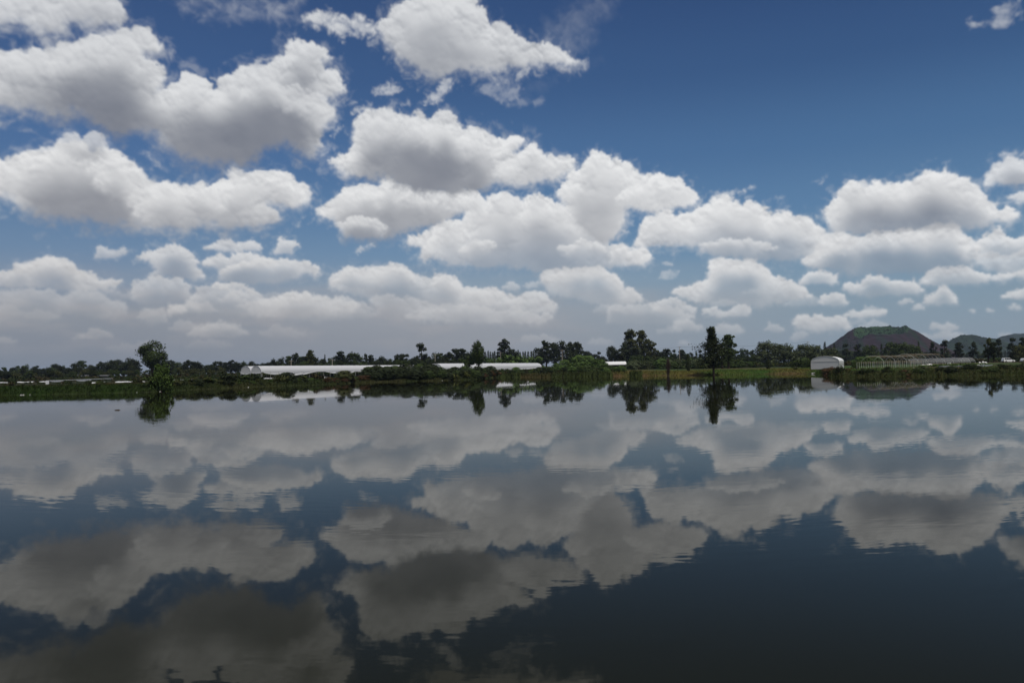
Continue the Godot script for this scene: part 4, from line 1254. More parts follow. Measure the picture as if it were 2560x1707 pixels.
# a hanging side curtain between posts, its lower edge sagging or rolled up
func curtain(x: float, e: float, z0: float, z1: float, drops: Array) -> Geo:
	var g := Geo.new()
	var n := 24
	for i in n:
		var f0 := i / float(n)
		var f1 := (i + 1) / float(n)
		var d0 := skyline(drops, f0)
		var d1 := skyline(drops, f1)
		var rows := 5
		for k in rows:
			var a := k / float(rows)
			var b := (k + 1) / float(rows)
			var pt := func(f: float, d: float, q: float) -> Vector3:
				return Vector3(x + 0.10 * sin(q * 7.0 + f * 9.0) * q + 0.05 * sin(f * 60.0), e - d * q, lerpf(z0, z1, f))
			g.quad(pt.call(f0, d0, a), pt.call(f1, d1, a), pt.call(f1, d1, b), pt.call(f0, d0, b))
	return g

func make_long_greenhouse() -> void:
	var a := spot(627.0, 258.0, 1.7)
	var axis := Vector3(0.383, 0, -0.924)
	var o := thing("twin_greenhouse", "long white twin-vault plastic greenhouse with sagging side curtains near the lake", "greenhouse", a, atan2(-axis.x, -axis.z))
	var w := 3.9
	var l := 105.0
	for s in [-1, 1]:
		var x: float = s * (w * 0.5 + 0.06)
		var g := Geo.new()
		vault(g, x, w, 1.85, 2.0, l, 14, 26, 0.05)
		part("roof_film", g, film, o)
		var e := Geo.new()
		gable(e, x, w - 0.08, 1.85, 1.96, 0.05, 1.62 if s > 0 else 1.35)
		part("end_panel", e, film_end, o)
		var t := Geo.new()
		arch(t, x, w + 0.05, 1.85, 2.03, 0.1, 0.05)
		part("end_arch", t, film, o)
		var g2 := Geo.new()
		g2.tube([Vector3(x - 1.9, 1.6, 0.12), Vector3(x, 1.45 if s > 0 else 1.15, 0.14), Vector3(x + 1.9, 1.6, 0.12)], [0.09, 0.12, 0.09], 6)
		part("rolled_film", g2, film, o)
	part("side_curtain", curtain(w + 0.1, 1.85, -1.0, -21.0, [[0.0, 0.25], [0.3, 1.0], [0.6, 1.35], [1.0, 1.0]]), film_worn, o)
	part("side_curtain", curtain(w + 0.1, 1.85, -21.0, -36.0, [[0.0, 1.0], [0.5, 0.25], [0.8, 0.12], [1.0, 0.55]]), film_worn, o)
	part("side_curtain", curtain(w + 0.1, 1.85, -36.0, -52.0, [[0.0, 0.55], [0.25, 0.9], [0.5, 0.5], [0.75, 1.3], [1.0, 0.3]]), film_worn, o)
	part("side_curtain", curtain(w + 0.1, 1.85, -52.0, -104.0, [[0.0, 0.3], [0.3, 0.7], [0.6, 0.5], [1.0, 0.9]]), film_worn, o)
	for k in 27:
		for x in [-w - 0.1, 0.0, w + 0.12]:
			var g := Geo.new()
			g.tube([Vector3(x, -0.4, -0.3 - k * 4.0), Vector3(x, 1.85, -0.3 - k * 4.0)], [0.05, 0.05], 5)
			part("post", g, steel, o)
	var gu := Geo.new()
	gu.box(Vector3(0, 1.82, -l * 0.5), Vector3(0.22, 0.1, l))
	part("gutter", gu, steel, o)
	var cr := Geo.new()
	for x in [-3.0, -1.2, 1.2, 3.0]:
		cr.box(Vector3(x, 0.15, -l * 0.5), Vector3(0.9, 0.5, l - 3.0))
	part("crop_bed", cr, shadow_net, o)
	# far long greenhouse
	var b := spot(1088.0, 391.0, 1.8)
	var far := thing("long_greenhouse", "second long white greenhouse roof showing above the bushes further back", "greenhouse", b, atan2(-0.45, 0.893))
	var g := Geo.new()
	vault(g, 0.0, 7.0, 2.3, 2.3, 113.0, 14, 22, 0.06)
	part("roof_film", g, film, far)
	for z in [0.05, -113.05]:
		var e := Geo.new()
		gable(e, 0.0, 6.9, 2.3, 2.25, z, 0.0)
		part("end_panel", e, film_end, far)
	for s in [-1, 1]:
		part("side_curtain", curtain(s * 3.5, 2.3, -1.0, -112.0, [[0.0, 1.2], [0.4, 1.5], [1.0, 1.1]]), film_worn, far)
	# small one by the gum trees
	var c := spot(1563.0, 430.0, 3.0)
	c.y = ground_y(c) + 0.1
	var sm := thing("small_greenhouse", "small white vaulted greenhouse with dark open side beside the tall gum trees", "greenhouse", c, deg_to_rad(97.0))
	g = Geo.new()
	vault(g, 0.0, 6.0, 2.3, 1.75, 10.6, 14, 5, 0.05)
	part("roof_film", g, film_clean, sm)
	for z in [-0.02, -10.58]:
		var e := Geo.new()
		gable(e, 0.0, 5.9, 2.3, 1.7, z, 0.4)
		part("end_panel", e, film_worn, sm)
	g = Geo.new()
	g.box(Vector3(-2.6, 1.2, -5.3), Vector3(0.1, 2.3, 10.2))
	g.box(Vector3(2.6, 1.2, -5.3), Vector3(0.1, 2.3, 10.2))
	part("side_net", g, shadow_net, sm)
	g = Geo.new()
	g.box(Vector3(2.72, 1.35, -3.4), Vector3(0.06, 1.5, 5.6))
	part("side_sheet", g, film_grey, sm)
	for k in 5:
		g = Geo.new()
		g.tube([Vector3(2.85, 0, -0.2 - k * 2.55), Vector3(2.85, 2.3, -0.2 - k * 2.55)], [0.05, 0.05], 5)
		part("post", g, steel, sm)

func make_right_farm() -> void:
	# closed greenhouse behind the reddish scrub
	var a := spot(2063.0, 250.0, 1.5)
	var o := thing("white_greenhouse", "white vaulted greenhouse with a grey translucent front behind reddish scrub", "greenhouse", a, deg_to_rad(-27.0))
	var g := Geo.new()
	vault(g, 0.0, 8.0, 2.05, 1.55, 15.0, 16, 6, 0.04)
	part("roof_film", g, film_clean, o)
	g = Geo.new()
	gable(g, 0.0, 7.92, 2.05, 1.52, 0.03, -0.3)
	part("front_panel", g, film_end, o)
	g = Geo.new()
	gable(g, 0.0, 7.92, 2.05, 1.52, -15.03, -0.3)
	part("back_panel", g, film_end, o)
	for s in [-1, 1]:
		g = Geo.new()
		g.box(Vector3(s * 3.98, 0.85, -7.5), Vector3(0.05, 2.4, 14.9))
		part("side_panel", g, film_end, o)
	g = Geo.new()
	arch(g, 0.0, 8.06, 2.05, 1.58, 0.1, 0.04, -0.3)
	part("front_frame", g, steel, o)
	g = Geo.new()
	g.tube([Vector3(-4, 2.05, 0.1), Vector3(4, 2.05, 0.1)], [0.035, 0.035], 5)
	part("cross_bar", g, steel, o)
	g = Geo.new()
	g.tube([Vector3(4.03, 1.1, 0.0), Vector3(4.03, 1.1, -15.0)], [0.05, 0.05], 5)
	part("film_rail", g, steel_rust, o)
	# bare hoop frames: two rows of tunnels without covers
	var rows := [[2182.0, 236.0, 6.6, 1.5, 2.0, 11, -52.0, "bare hoop frame of an uncovered greenhouse behind the white posts"], [2262.0, 272.0, 7.2, 1.7, 2.3, 9, -58.0, "taller bare hoop frame rising behind the first uncovered greenhouse"]]
	for row in rows:
		var p := spot(row[0], row[1])
		p.y = ground_y(p) - 0.1
		var f := thing("hoop_frame", row[7], "greenhouse frame", p, deg_to_rad(row[6]), "bare greenhouse frames")
		for k in int(row[5]):
			g = Geo.new()
			arch(g, 0.0, row[2], row[3], row[4], -k * 2.2, 0.05)
			part("hoop", g, steel_rust if k % 3 else steel, f)
		for s in [-1.0, -0.5, 0.0, 0.5, 1.0]:
			g = Geo.new()
			var x: float = s * float(row[2]) * 0.5
			var y: float = float(row[3]) + float(row[4]) * sqrt(maxf(0.0, 1.0 - s * s))
			g.tube([Vector3(x, y, 0), Vector3(x, y, -(int(row[5]) - 1) * 2.2)], [0.035, 0.035], 5)
			part("purlin", g, steel_rust, f)
	# torn grey net tunnels
	for row in [[2262.0, 258.0, 22.0, 5.6, "torn grey net tunnel lying low behind the bare hoops"], [2330.0, 276.0, 15.0, 5.2, "low grey plastic tunnel at the end of the bare hoop frames"]]:
		var p := spot(row[0], row[1])
		p.y = ground_y(p) - 0.1
		var f := thing("net_tunnel", row[4], "tunnel", p, deg_to_rad(-76.0), "grey covered tunnels")
		g = Geo.new()
		vault(g, 0.0, row[3], 0.9, 1.5, row[2], 12, 8, 0.12)
		part("cover", g, film_grey, f)
		for k in 8:
			g = Geo.new()
			arch(g, 0.0, float(row[3]) + 0.04, 0.9, 1.52, -k * float(row[2]) / 7.0, 0.035)
			part("hoop", g, steel, f)
	# fence of white posts along the bank
	var from := spot(2143.0, 214.0)
	var to := spot(2338.0, 262.0)
	var fence := thing("post_fence", "row of thin white posts with a top rail along the right bank", "fence", from)
	for k in 42:
		var q := from.lerp(to, k / 41.0)
		q.y = ground_y(q)
		g = Geo.new()
		var x := q - from
		g.box(x + Vector3(0, 0.85, 0), Vector3(0.075, 1.9, 0.075))
		part("post", g, paint_post, fence)
	g = Geo.new()
	g.tube([Vector3(0, ground_y(from) + 1.78, 0), (to - from) + Vector3(0, ground_y(to) + 1.78, 0)], [0.035, 0.035], 5)
	part("top_rail", g, steel_rust, fence)
	fence.position.y = 0.0
	# concrete kerb of the bank
	g = Geo.new()
	var k0 := spot(2138.0, 186.0)
	var k1 := spot(2206.0, 180.0)
	k0.y = 0.95
	k1.y = 0.95
	var mid := (k0 + k1) * 0.5
	g.box(Vector3(0, 0, 0), Vector3(k0.distance_to(k1), 0.35, 1.2), atan2(-(k1 - k0).z, (k1 - k0).x))
	var kerb := part("concrete_edge", g, concrete)
	kerb.position = mid
	tag(kerb, "pale concrete edge on top of the eroded right bank", "ledge")
	# strips of mulch film and crop rows
	var strips := [[2352.0, 205.0, 2395.0, 232.0, "grey mulch film strip on the bed nearest the white posts"], [2398.0, 202.0, 2436.0, 228.0, "grey mulch film strip second from the white posts"], [2436.0, 222.0, 2458.0, 250.0, "short grey mulch film strip by the white heap"], [2452.0, 200.0, 2478.0, 226.0, "grey mulch film strip nearest the parked cars"]]
	for s in strips:
		var p0 := spot(s[0], s[1])
		var p1 := spot(s[2], s[3])
		g = Geo.new()
		var len_ := p0.distance_to(p1)
		for b in 8:
			var f := (b + 0.5) / 8.0 - 0.5
			g.box(Vector3(0.04 * sin(b * 3.0), 0.0, f * len_), Vector3(0.9, 0.34 + 0.05 * sin(b * 5.0), len_ / 8.0 + 0.02))
		var m := (p0 + p1) * 0.5
		m.y = ground_y(m) + 0.12
		var bed := part("mulch_strip", g, mulch)
		bed.position = m
		bed.rotation.y = atan2((p1 - p0).x, (p1 - p0).z)
		tag(bed, s[4], "plastic mulch", "mulch strips on the right bank")
	for k in 6:
		var p0 := spot(2300.0 + k * 26.0, 206.0 + k * 1.5)
		var p1 := spot(2340.0 + k * 24.0, 246.0 + k * 2.0)
		g = Geo.new()
		var r := RandomNumberGenerator.new()
		r.seed = 70 + k
		for q in 700:
			var f := r.randf() - 0.5
			spray(g, Vector3(r.randfn() * 0.3, 0.15 + r.randf() * 0.3, f * p0.distance_to(p1)), Vector3.UP, 0.4, r)
		var m := (p0 + p1) * 0.5
		m.y = ground_y(m)
		var bed := part("crop_row", g, leaf_fresh)
		bed.position = m
		bed.rotation.y = atan2((p1 - p0).x, (p1 - p0).z)
		tag(bed, "green crop row between the grey mulch strips on the right bank", "crop row", "crop rows on the right bank")
	# the dirt track with the cars
	g = Geo.new()
	for i in 30:
		var c0 := 2330.0 + i * 16.0
		var p: Array = []
		for e in [[c0, 318.0], [c0 + 16.0, 318.0], [c0 + 16.0, 332.0], [c0, 332.0]]:
			var q := spot(e[0], e[1] + (e[0] - 2330.0) * 0.03)
			q.y = ground_y(q) + 0.05
			p.append(q)
		g.quad(p[3], p[2], p[1], p[0], Vector3.UP)
	tag(part("dirt_track", g, paint(Vector3(0.21, 0.17, 0.12), 0.95, 0.1)), "pale dirt track along the right bank where the cars stand", "", "", "structure")
	# tarpaulin-covered row
	var t0 := spot(2426.0, 420.0)
	t0.y = ground_y(t0)
	var tarp := thing("covered_stack", "long low stack under grey tarpaulin with a dark open side", "covered stack", t0, 0.03)
	g = Geo.new()
	for k in 9:
		g.box(Vector3((k - 4) * 1.95, 1.75 + 0.06 * sin(k * 2.3), 0), Vector3(1.9, 0.16, 2.4))
	part("tarpaulin", g, film_grey_solid, tarp)
	g = Geo.new()
	g.box(Vector3(0, 0.85, 0), Vector3(17.2, 1.65, 2.0))
	part("stack", g, shadow_net, tarp)
	# heaps of white sacks and plastic
	heap(2318.0, 226.0, 2.6, 0.9, 16, "heap of crumpled white plastic beside the post fence")
	heap(2456.0, 312.0, 2.4, 0.7, 12, "low heap of white sacks at the edge of the dirt track")
	heap(2034.0, 236.0, 0.9, 0.45, 5, "crumpled white sack lying at the water edge below the greenhouse")
	heap(2282.0, 206.0, 0.9, 0.35, 5, "scrap of white plastic on the bank under the post fence")
	heap(2446.0, 226.0, 0.6, 0.3, 4, "small white bag between the mulch strips")
	for k in 2:
		var p := spot(2371.0 + k * 5.0, 300.0)
		p.y = ground_y(p)
		g = Geo.new()
		g.tube([Vector3(0, 0, 0), Vector3(0, 0.1, 0), Vector3(0, 0.75, 0), Vector3(0, 0.85, 0)], [0.28, 0.3, 0.3, 0.16], 10)
		var d := part("white_drum", g, paint_white)
		d.position = p
		tag(d, ["white plastic drum nearer the bare hoops" , "white plastic drum nearer the cars"][k], "drum", "white drums by the track")

func heap(column: float, depth: float, wide: float, tall: float, n: int, label: String) -> void:
	var r := RandomNumberGenerator.new()
	r.seed = int(column)
	var p := spot(column, depth)
	p.y = maxf(ground_y(p), 0.0)
	var g := Geo.new()
	for k in n:
		var c := Vector3(r.randf_range(-0.5, 0.5) * wide, r.randf() * tall * 0.5, r.randf_range(-0.3, 0.3) * wide)
		var q := Basis.from_euler(Vector3(r.randf(), r.randf() * 3.0, r.randf()))
		var s := Vector3(r.randf_range(0.25, 0.5), r.randf_range(0.12, 0.25), r.randf_range(0.2, 0.4)) * clampf(wide * 0.8, 0.5, 1.3)
		for i in 6:
			for j in 3:
				var pt := func(u: float, w: float) -> Vector3:
					var b := 1.0 + 0.22 * sin(u * 13.0 + w * 9.0 + k)
					return c + q * (Vector3(cos(u) * cos(w), sin(w), sin(u) * cos(w)) * s * b)
				var u0 := TAU * i / 6.0
				var u1 := TAU * (i + 1) / 6.0
				var w0 := -PI / 2 + PI * j / 3.0
				var w1 := -PI / 2 + PI * (j + 1) / 3.0
				g.quad(pt.call(u0, w0), pt.call(u0, w1), pt.call(u1, w1), pt.call(u1, w0))
	var o := part("white_sacks" if n > 6 else "white_sack", g, paint_white)
	o.position = p
	tag(o, label, "plastic sacks")

var paint_white: StandardMaterial3D
var paint_post: StandardMaterial3D
var film_grey_solid: StandardMaterial3D

func make_left_bank() -> void:
	# white row cover hanging from a wire between two ends
	var a := spot(115.0, 214.0)
	var b := spot(281.0, 250.0)
	a.y = ground_y(a)
	b.y = ground_y(b)
	var o := thing("row_cover", "long wire with white cloth hanging in torn lengths, white block at one end", "row cover", a)
	var d := b - a
	var g := Geo.new()
	g.box(Vector3(0.25, 0.45, 0), Vector3(0.75, 1.1, 0.7), 0.4)
	part("end_block", g, film_worn, o)
	g = Geo.new()
	g.tube([Vector3(0, 0.98, 0), d * 0.5 + Vector3(0, 0.95, 0), d + Vector3(0, 0.98, 0)], [0.05, 0.06, 0.05], 5)
	part("wire", g, film_worn, o)
	for s in [[0.04, 0.24, 0.42], [0.24, 0.40, 0.12], [0.40, 0.66, 0.5], [0.66, 0.80, 0.14], [0.86, 0.99, 0.16]]:
		g = Geo.new()
		for i in 12:
			var f0: float = lerpf(s[0], s[1], i / 12.0)
			var f1: float = lerpf(s[0], s[1], (i + 1) / 12.0)
			var h0: float = float(s[2]) * pow(sin(PI * i / 12.0), 0.4) + 0.03
			var h1: float = float(s[2]) * pow(sin(PI * (i + 1) / 12.0), 0.4) + 0.03
			var p0 := d * f0 + Vector3(0, 0.99, 0.04 + 0.05 * sin(i * 2.0))
			var p1 := d * f1 + Vector3(0, 0.99, 0.04 + 0.05 * sin(i * 2.0 + 2.0))
			g.quad(p0, p1, p1 - Vector3(0, h1, -0.05), p0 - Vector3(0, h0, -0.05))
		part("cloth", g, film_worn, o)
	for f in [0.2, 0.4, 0.6, 0.8, 1.0]:
		g = Geo.new()
		g.tube([d * f, d * f + Vector3(0, 1.0, 0)], [0.04, 0.03], 5)
		part("post", g, steel_rust, o)
	# sheets left on the ground
	for s in [[246.0, 204.0, 3.0, "short white plastic sheet in the grass before the row cover"], [325.0, 206.0, 7.0, "long crumpled white plastic sheet in the grass left of the shore bush"], [455.0, 232.0, 5.0, "white plastic sheet in the grass just right of the shore bush"], [492.0, 236.0, 5.0, "second white plastic sheet further right of the shore bush"], [60.0, 262.0, 14.0, "long thin white plastic strip across the field at the far left"], [618.0, 246.0, 2.6, "white plastic sheet under the open end of the twin greenhouse"], [664.0, 250.0, 6.0, "pale plastic sheet on the bank below the twin greenhouse"], [800.0, 262.0, 3.0, "white plastic scrap below the raised side curtain"], [812.0, 246.0, 1.6, "small white sack in the bank weeds below the curtain"]]:
		var p := spot(s[0], s[1])
		p.y = ground_y(p) + 0.12
		g = Geo.new()
		var r := RandomNumberGenerator.new()
		r.seed = int(s[0])
		var L: float = s[2]
		var pts := []
		for i in 11:
			for k in 4:
				pts.append(Vector3((i / 10.0 - 0.5) * L, r.randf_range(0.0, 0.22) * (1.0 if k in [1, 2] else 0.3) + (0.1 if k in [1, 2] else 0.0), (k / 3.0 - 0.5) * 1.3 + r.randfn() * 0.1))
		for i in 10:
			for k in 3:
				var q := i * 4 + k
				g.quad(pts[q], pts[q + 1], pts[q + 5], pts[q + 4])
		var sh := part("plastic_sheet", g, film_worn)
		sh.position = p
		sh.rotation.y = 0.15
		tag(sh, s[3], "plastic sheet", "plastic sheets on the left bank")
	# sheds
	for s in [[257.0, 500.0, 6.2, 938.5, "small open shed with a white roof at the left edge of the trees"], [197.0, 520.0, 2.2, 939.0, "tiny white roof left of the open shed"], [216.0, 530.0, 1.6, 938.5, "tiny pale roof just left of the open shed"], [347.0, 470.0, 4.0, 939.0, "low grey roof beside the round tree"]]:
		var p := spot(s[0], s[1])
		var top := high(s[0], s[3], s[1])
		p.y = ground_y(p)
		var sh := thing("shed", s[4], "shed", p, 0.1)
		var w: float = s[2]
		g = Geo.new()
		g.box(Vector3(0, top - p.y, 0), Vector3(w, 0.3, 3.0))
		part("roof", g, film if s[0] < 300.0 else film_worn, sh)
		g = Geo.new()
		g.box(Vector3(0, (top - p.y) * 0.5, -1.1), Vector3(w * 0.9, top - p.y - 0.3, 0.2))
		part("wall", g, paint(Vector3(0.2, 0.19, 0.18)), sh)
		for q in [-1, 1]:
			g = Geo.new()
			g.tube([Vector3(q * w * 0.45, 0, 1.3), Vector3(q * w * 0.45, top - p.y - 0.14, 1.3)], [0.07, 0.07], 5)
			part("post", g, steel, sh)
	# scum line floating off the left bank
	g = Geo.new()
	var r := RandomNumberGenerator.new()
	r.seed = 15
	var prev: Array = []
	for i in 150:
		var col := 40.0 + i * 6.2
		var az := atan((col - 1281.3) / LENS)
		var w := r.randf_range(0.06, 0.3)
		var rr := shore_range(az) - 1.1 - 0.5 * sin(i * 0.13)
		var p0 := Vector3(sin(az) * rr, 0.012, -cos(az) * rr)
		var p1 := Vector3(sin(az) * (rr + w), 0.012, -cos(az) * (rr + w))
		if prev.size() and r.randf() < 0.9:
			g.quad(prev[1], p1, p0, prev[0], Vector3.UP)
		prev = [p0, p1]
	tag(part("scum_line", g, paint(Vector3(0.33, 0.31, 0.25), 0.8, 0.3)), "thin pale line of scum floating along the left bank", "scum line")
	for s in [[51.0, -0.5, "white scrap at the left water edge, first of three"], [57.0, -0.7, "white scrap at the left water edge, middle of three"], [74.0, -0.4, "white scrap at the left water edge, last of three"], [341.0, -1.3, "white bottle floating left of the shore bush"], [399.0, -1.6, "pale scrap floating under the shore bush"], [620.0, -0.9, "pale scrap on the scum line below the twin greenhouse"], [1105.0, -0.8, "white speck of litter below the castor shrubs"]]:
		var az := atan((float(s[0]) - 1281.3) / LENS)
		var rr := shore_range(az) + float(s[1])
		g = Geo.new()
		g.tube([Vector3(-0.16, 0, 0), Vector3(-0.07, 0.03, 0.02), Vector3(0.08, 0.03, 0), Vector3(0.17, 0, 0)], [0.02, 0.05, 0.045, 0.02], 6)
		var l := part("litter", g, paint_white)
		l.position = Vector3(sin(az) * rr, 0.03, -cos(az) * rr)
		l.rotation.y = float(s[0])
		tag(l, s[2], "litter", "litter along the waterline")
	# a half-sunk log out on the water, a bent reed, a speck
	var lp := spot(291.0, 74.0, 0.0)
	var lg := thing("floating_log", "short dark log floating off the left bank", "log", lp, 0.25)
	g = Geo.new()
	g.tube([Vector3(-0.26, -0.04, 0), Vector3(-0.1, 0.015, 0.01), Vector3(0.1, 0.02, 0), Vector3(0.24, 0.0, 0.0), Vector3(0.3, -0.04, 0)], [0.03, 0.045, 0.05, 0.04, 0.02], 7)
	part("stem", g, bark, lg)
	g = Geo.new()
	g.tube([Vector3(0.12, 0.04, 0), Vector3(0.17, 0.11, 0.01)], [0.015, 0.006], 5)
	part("stub", g, bark, lg)
	var rp := spot(1407.0, 268.0, 0.0)
	g = Geo.new()
	g.tube([Vector3(0, -0.3, 0), Vector3(-0.05, 0.6, 0), Vector3(0.1, 1.3, 0), Vector3(0.55, 1.75, 0.05), Vector3(1.0, 1.55, 0.1)], [0.07, 0.06, 0.05, 0.04, 0.02], 6)
	var rd := part("bent_branch", g, bark)
	rd.position = rp
	tag(rd, "dark bent branch standing in the water before the mound of bushes", "branch")

# ---------------------------------------------------------------- cars and poles
func loft(g: Geo, rows: Array, half: Array) -> void:
	# side outline lofted across the width: rows of [x, low, high], half widths at bottom and top
	for i in rows.size() - 1:
		var a: Array = rows[i]
		var b: Array = rows[i + 1]
		for s in [-1.0, 1.0]:
			var n := Vector3(0, 0.12, s).normalized()
			g.quad(Vector3(a[0], a[1], s * half[0]), Vector3(b[0], b[1], s * half[0]), Vector3(b[0], b[2], s * half[1]), Vector3(a[0], a[2], s * half[1]), n)
		g.quad(Vector3(a[0], a[2], -half[1]), Vector3(b[0], b[2], -half[1]), Vector3(b[0], b[2], half[1]), Vector3(a[0], a[2], half[1]), Vector3((a[2] - b[2]), b[0] - a[0], 0).normalized())
		g.quad(Vector3(a[0], a[1], -half[0]), Vector3(b[0], b[1], -half[0]), Vector3(b[0], b[1], half[0]), Vector3(a[0], a[1], half[0]), Vector3.DOWN)
	for e in [0, rows.size() - 1]:
		var a: Array = rows[e]
		g.quad(Vector3(a[0], a[1], -half[0]), Vector3(a[0], a[2], -half[1]), Vector3(a[0], a[2], half[1]), Vector3(a[0], a[1], half[0]), Vector3(-1 if e == 0 else 1, 0, 0))

func car(label: String, column: float, depth: float, turn: float, tall: float) -> Node3D:
	var p := spot(column, depth)
	p.y = ground_y(p) + 0.06
	var o := thing("parked_car", label, "car", p, turn, "white cars parked on the dirt track")
	var white := paint(Vector3(0.72, 0.73, 0.74), 0.3, 0.5)
	white.clearcoat_enabled = true
	white.clearcoat = 0.6
	var glass := paint(Vector3(0.02, 0.024, 0.028), 0.12, 0.5)
	var rubber := paint(Vector3(0.018, 0.018, 0.018), 0.85, 0.2)
	var alloy := paint(Vector3(0.35, 0.36, 0.37), 0.35, 0.5)
	var g := Geo.new()
	loft(g, [[-2.32, 0.5, 0.95], [-2.25, 0.32, 1.02], [-1.9, 0.3, 1.04], [1.0, 0.3, 1.04], [1.15, 0.3, 1.0], [1.9, 0.32, 0.92], [2.25, 0.36, 0.8], [2.34, 0.5, 0.68]], [0.92, 0.9])
	part("body", g, white, o)
	g = Geo.new()
	loft(g, [[-2.2, 1.02, 1.06], [-2.0, 1.03, tall - 0.1], [-1.7, 1.03, tall], [0.1, 1.03, tall], [0.45, 1.03, tall - 0.12], [1.15, 1.0, 1.04]], [0.86, 0.68])
	part("cabin", g, white, o)
	for s in [-1.0, 1.0]:
		for w in [[-1.85, -1.15, 0.02], [-1.05, -0.2, 0.0], [-0.1, 0.55, 0.2]]:
			g = Geo.new()
			var x0: float = w[0]
			var x1: float = w[1]
			var cut: float = w[2]
			g.quad(Vector3(x0, 1.1, s * 0.865), Vector3(x1 + cut * 1.5, 1.1, s * 0.865), Vector3(x1 - cut, tall - 0.13, s * 0.735), Vector3(x0, tall - 0.13, s * 0.735), Vector3(0, 0.3, s).normalized())
			part("side_window", g, glass, o)
	g = Geo.new()
	g.quad(Vector3(0.5, tall - 0.16, -0.62), Vector3(1.14, 1.07, -0.8), Vector3(1.14, 1.07, 0.8), Vector3(0.5, tall - 0.16, 0.62), Vector3(0.6, 0.7, 0).normalized())
	part("windscreen", g, glass, o)
	for s in [-1.0, 1.0]:
		for x in [-1.42, 1.45]:
			g = Geo.new()
			g.tube([Vector3(x, 0.36, s * 0.72), Vector3(x, 0.36, s * 0.74), Vector3(x, 0.36, s * 0.93), Vector3(x, 0.36, s * 0.95)], [0.2, 0.36, 0.36, 0.22], 14)
			var tyre := part("wheel", g, rubber, o)
			g = Geo.new()
			g.tube([Vector3(x, 0.36, s * 0.94), Vector3(x, 0.36, s * 0.965)], [0.22, 0.02], 10)
			part("rim", g, alloy, tyre)
		g = Geo.new()
		g.box(Vector3(2.2, 0.74, s * 0.68), Vector3(0.22, 0.16, 0.36))
		part("headlight", g, alloy, o)
		g = Geo.new()
		g.box(Vector3(-2.26, 0.92, s * 0.72), Vector3(0.14, 0.26, 0.2))
		part("tail_light", g, paint(Vector3(0.25, 0.02, 0.02), 0.3), o)
	return o

func pole(column: float, row: float, depth: float, label: String) -> Vector3:
	var p := spot(column, depth)
	p.y = ground_y(p) - 0.2
	var h := high(column, row, depth) - p.y
	var o := thing("utility_pole", label, "pole", p, 0.0, "utility poles among the trees")
	var g := Geo.new()
	g.tube([Vector3.ZERO, Vector3(0, h, 0)], [0.24, 0.17], 7)
	part("shaft", g, concrete, o)
	g = Geo.new()
	g.box(Vector3(0, h - 0.5, 0), Vector3(2.4, 0.16, 0.14))
	part("cross_arm", g, concrete, o)
	return p + Vector3(0, h - 0.35, 0)

func make_cars_and_poles() -> void:
	car("whole white off-road car parked side-on on the dirt track", 2521.0, 318.0, 0.12, 1.78)
	car("white car cut by the right edge of the view", 2567.0, 320.0, 0.3, 1.6)
	var dark := car("dark car parked low in front of the cut white car", 2580.0, 300.0, 0.1, 1.45)
	for c in dark.find_children("body*", "MeshInstance3D", false, false) + dark.find_children("cabin*", "MeshInstance3D", false, false):
		c.material_override = paint(Vector3(0.02, 0.022, 0.03), 0.3, 0.5)
	dark.set_meta("group", "")
	dark.remove_meta("group")
	var tops := []
	tops.append(pole(727.5, 900.0, 430.0, "thin pale utility pole behind the twin greenhouse, nearer the open end"))
	tops.append(pole(830.5, 898.0, 440.0, "thin pale utility pole behind the middle of the twin greenhouse"))
	tops.append(pole(1088.0, 884.0, 520.0, "utility pole among the trees where the second greenhouse starts"))
	tops.append(pole(1252.0, 880.0, 560.0, "utility pole standing over the pine row"))
	tops.append(pole(1406.0, 874.0, 540.0, "white utility pole in front of the gum grove"))
	tops.append(pole(1700.0, 866.0, 560.0, "utility pole hidden among trees left of the casuarina"))
	tops.append(pole(2022.0, 853.0, 600.0, "utility pole above the rounded willows"))
	var g := Geo.new()
	for i in range(3, tops.size() - 1):
		for k in [-1.0, 1.0]:
			var a: Vector3 = tops[i] + Vector3(k, 0, 0)
			var b: Vector3 = tops[i + 1] + Vector3(k, 0, 0)
			var path := []
			var rad := []
			for q in 13:
				var f := q / 12.0
				path.append(a.lerp(b, f) - Vector3(0, 4.0 * f * (1.0 - f) * 1.2, 0))
				rad.append(0.018)
			g.tube(path, rad, 4)
	tag(part("power_line", g, shadow_net), "thin power lines strung between the utility poles", "wire")

# ---------------------------------------------------------------- planting
func grove(called: String, label: String, group: String, points: Array, from: float, to: float, gap: float, depth: float, spread: float, kinds: Array, mats: Array, jitter: float, slim := 1.0) -> void:
	var r := RandomNumberGenerator.new()
	r.seed = int(from * 7 + depth)
	var col := from
	var i := 0
	while col < to:
		var d := depth + r.randf_range(-spread, spread)
		var row := skyline(points, col) + r.randf_range(-0.35, 1.0) * jitter
		var kind: String = kinds[r.randi() % kinds.size()]
		var names := {"round": "round-crowned", "broad": "broad-crowned", "gum": "open-crowned", "pine": "pointed", "poplar": "narrow", "willow": "dome-shaped", "cypress": "column-shaped"}
		tree(called, kind, i % 3, mats[r.randi() % mats.size()], label % names[kind], col, row, d, slim * r.randf_range(0.85, 1.3), group)
		col += gap * r.randf_range(0.65, 1.35)
		i += 1

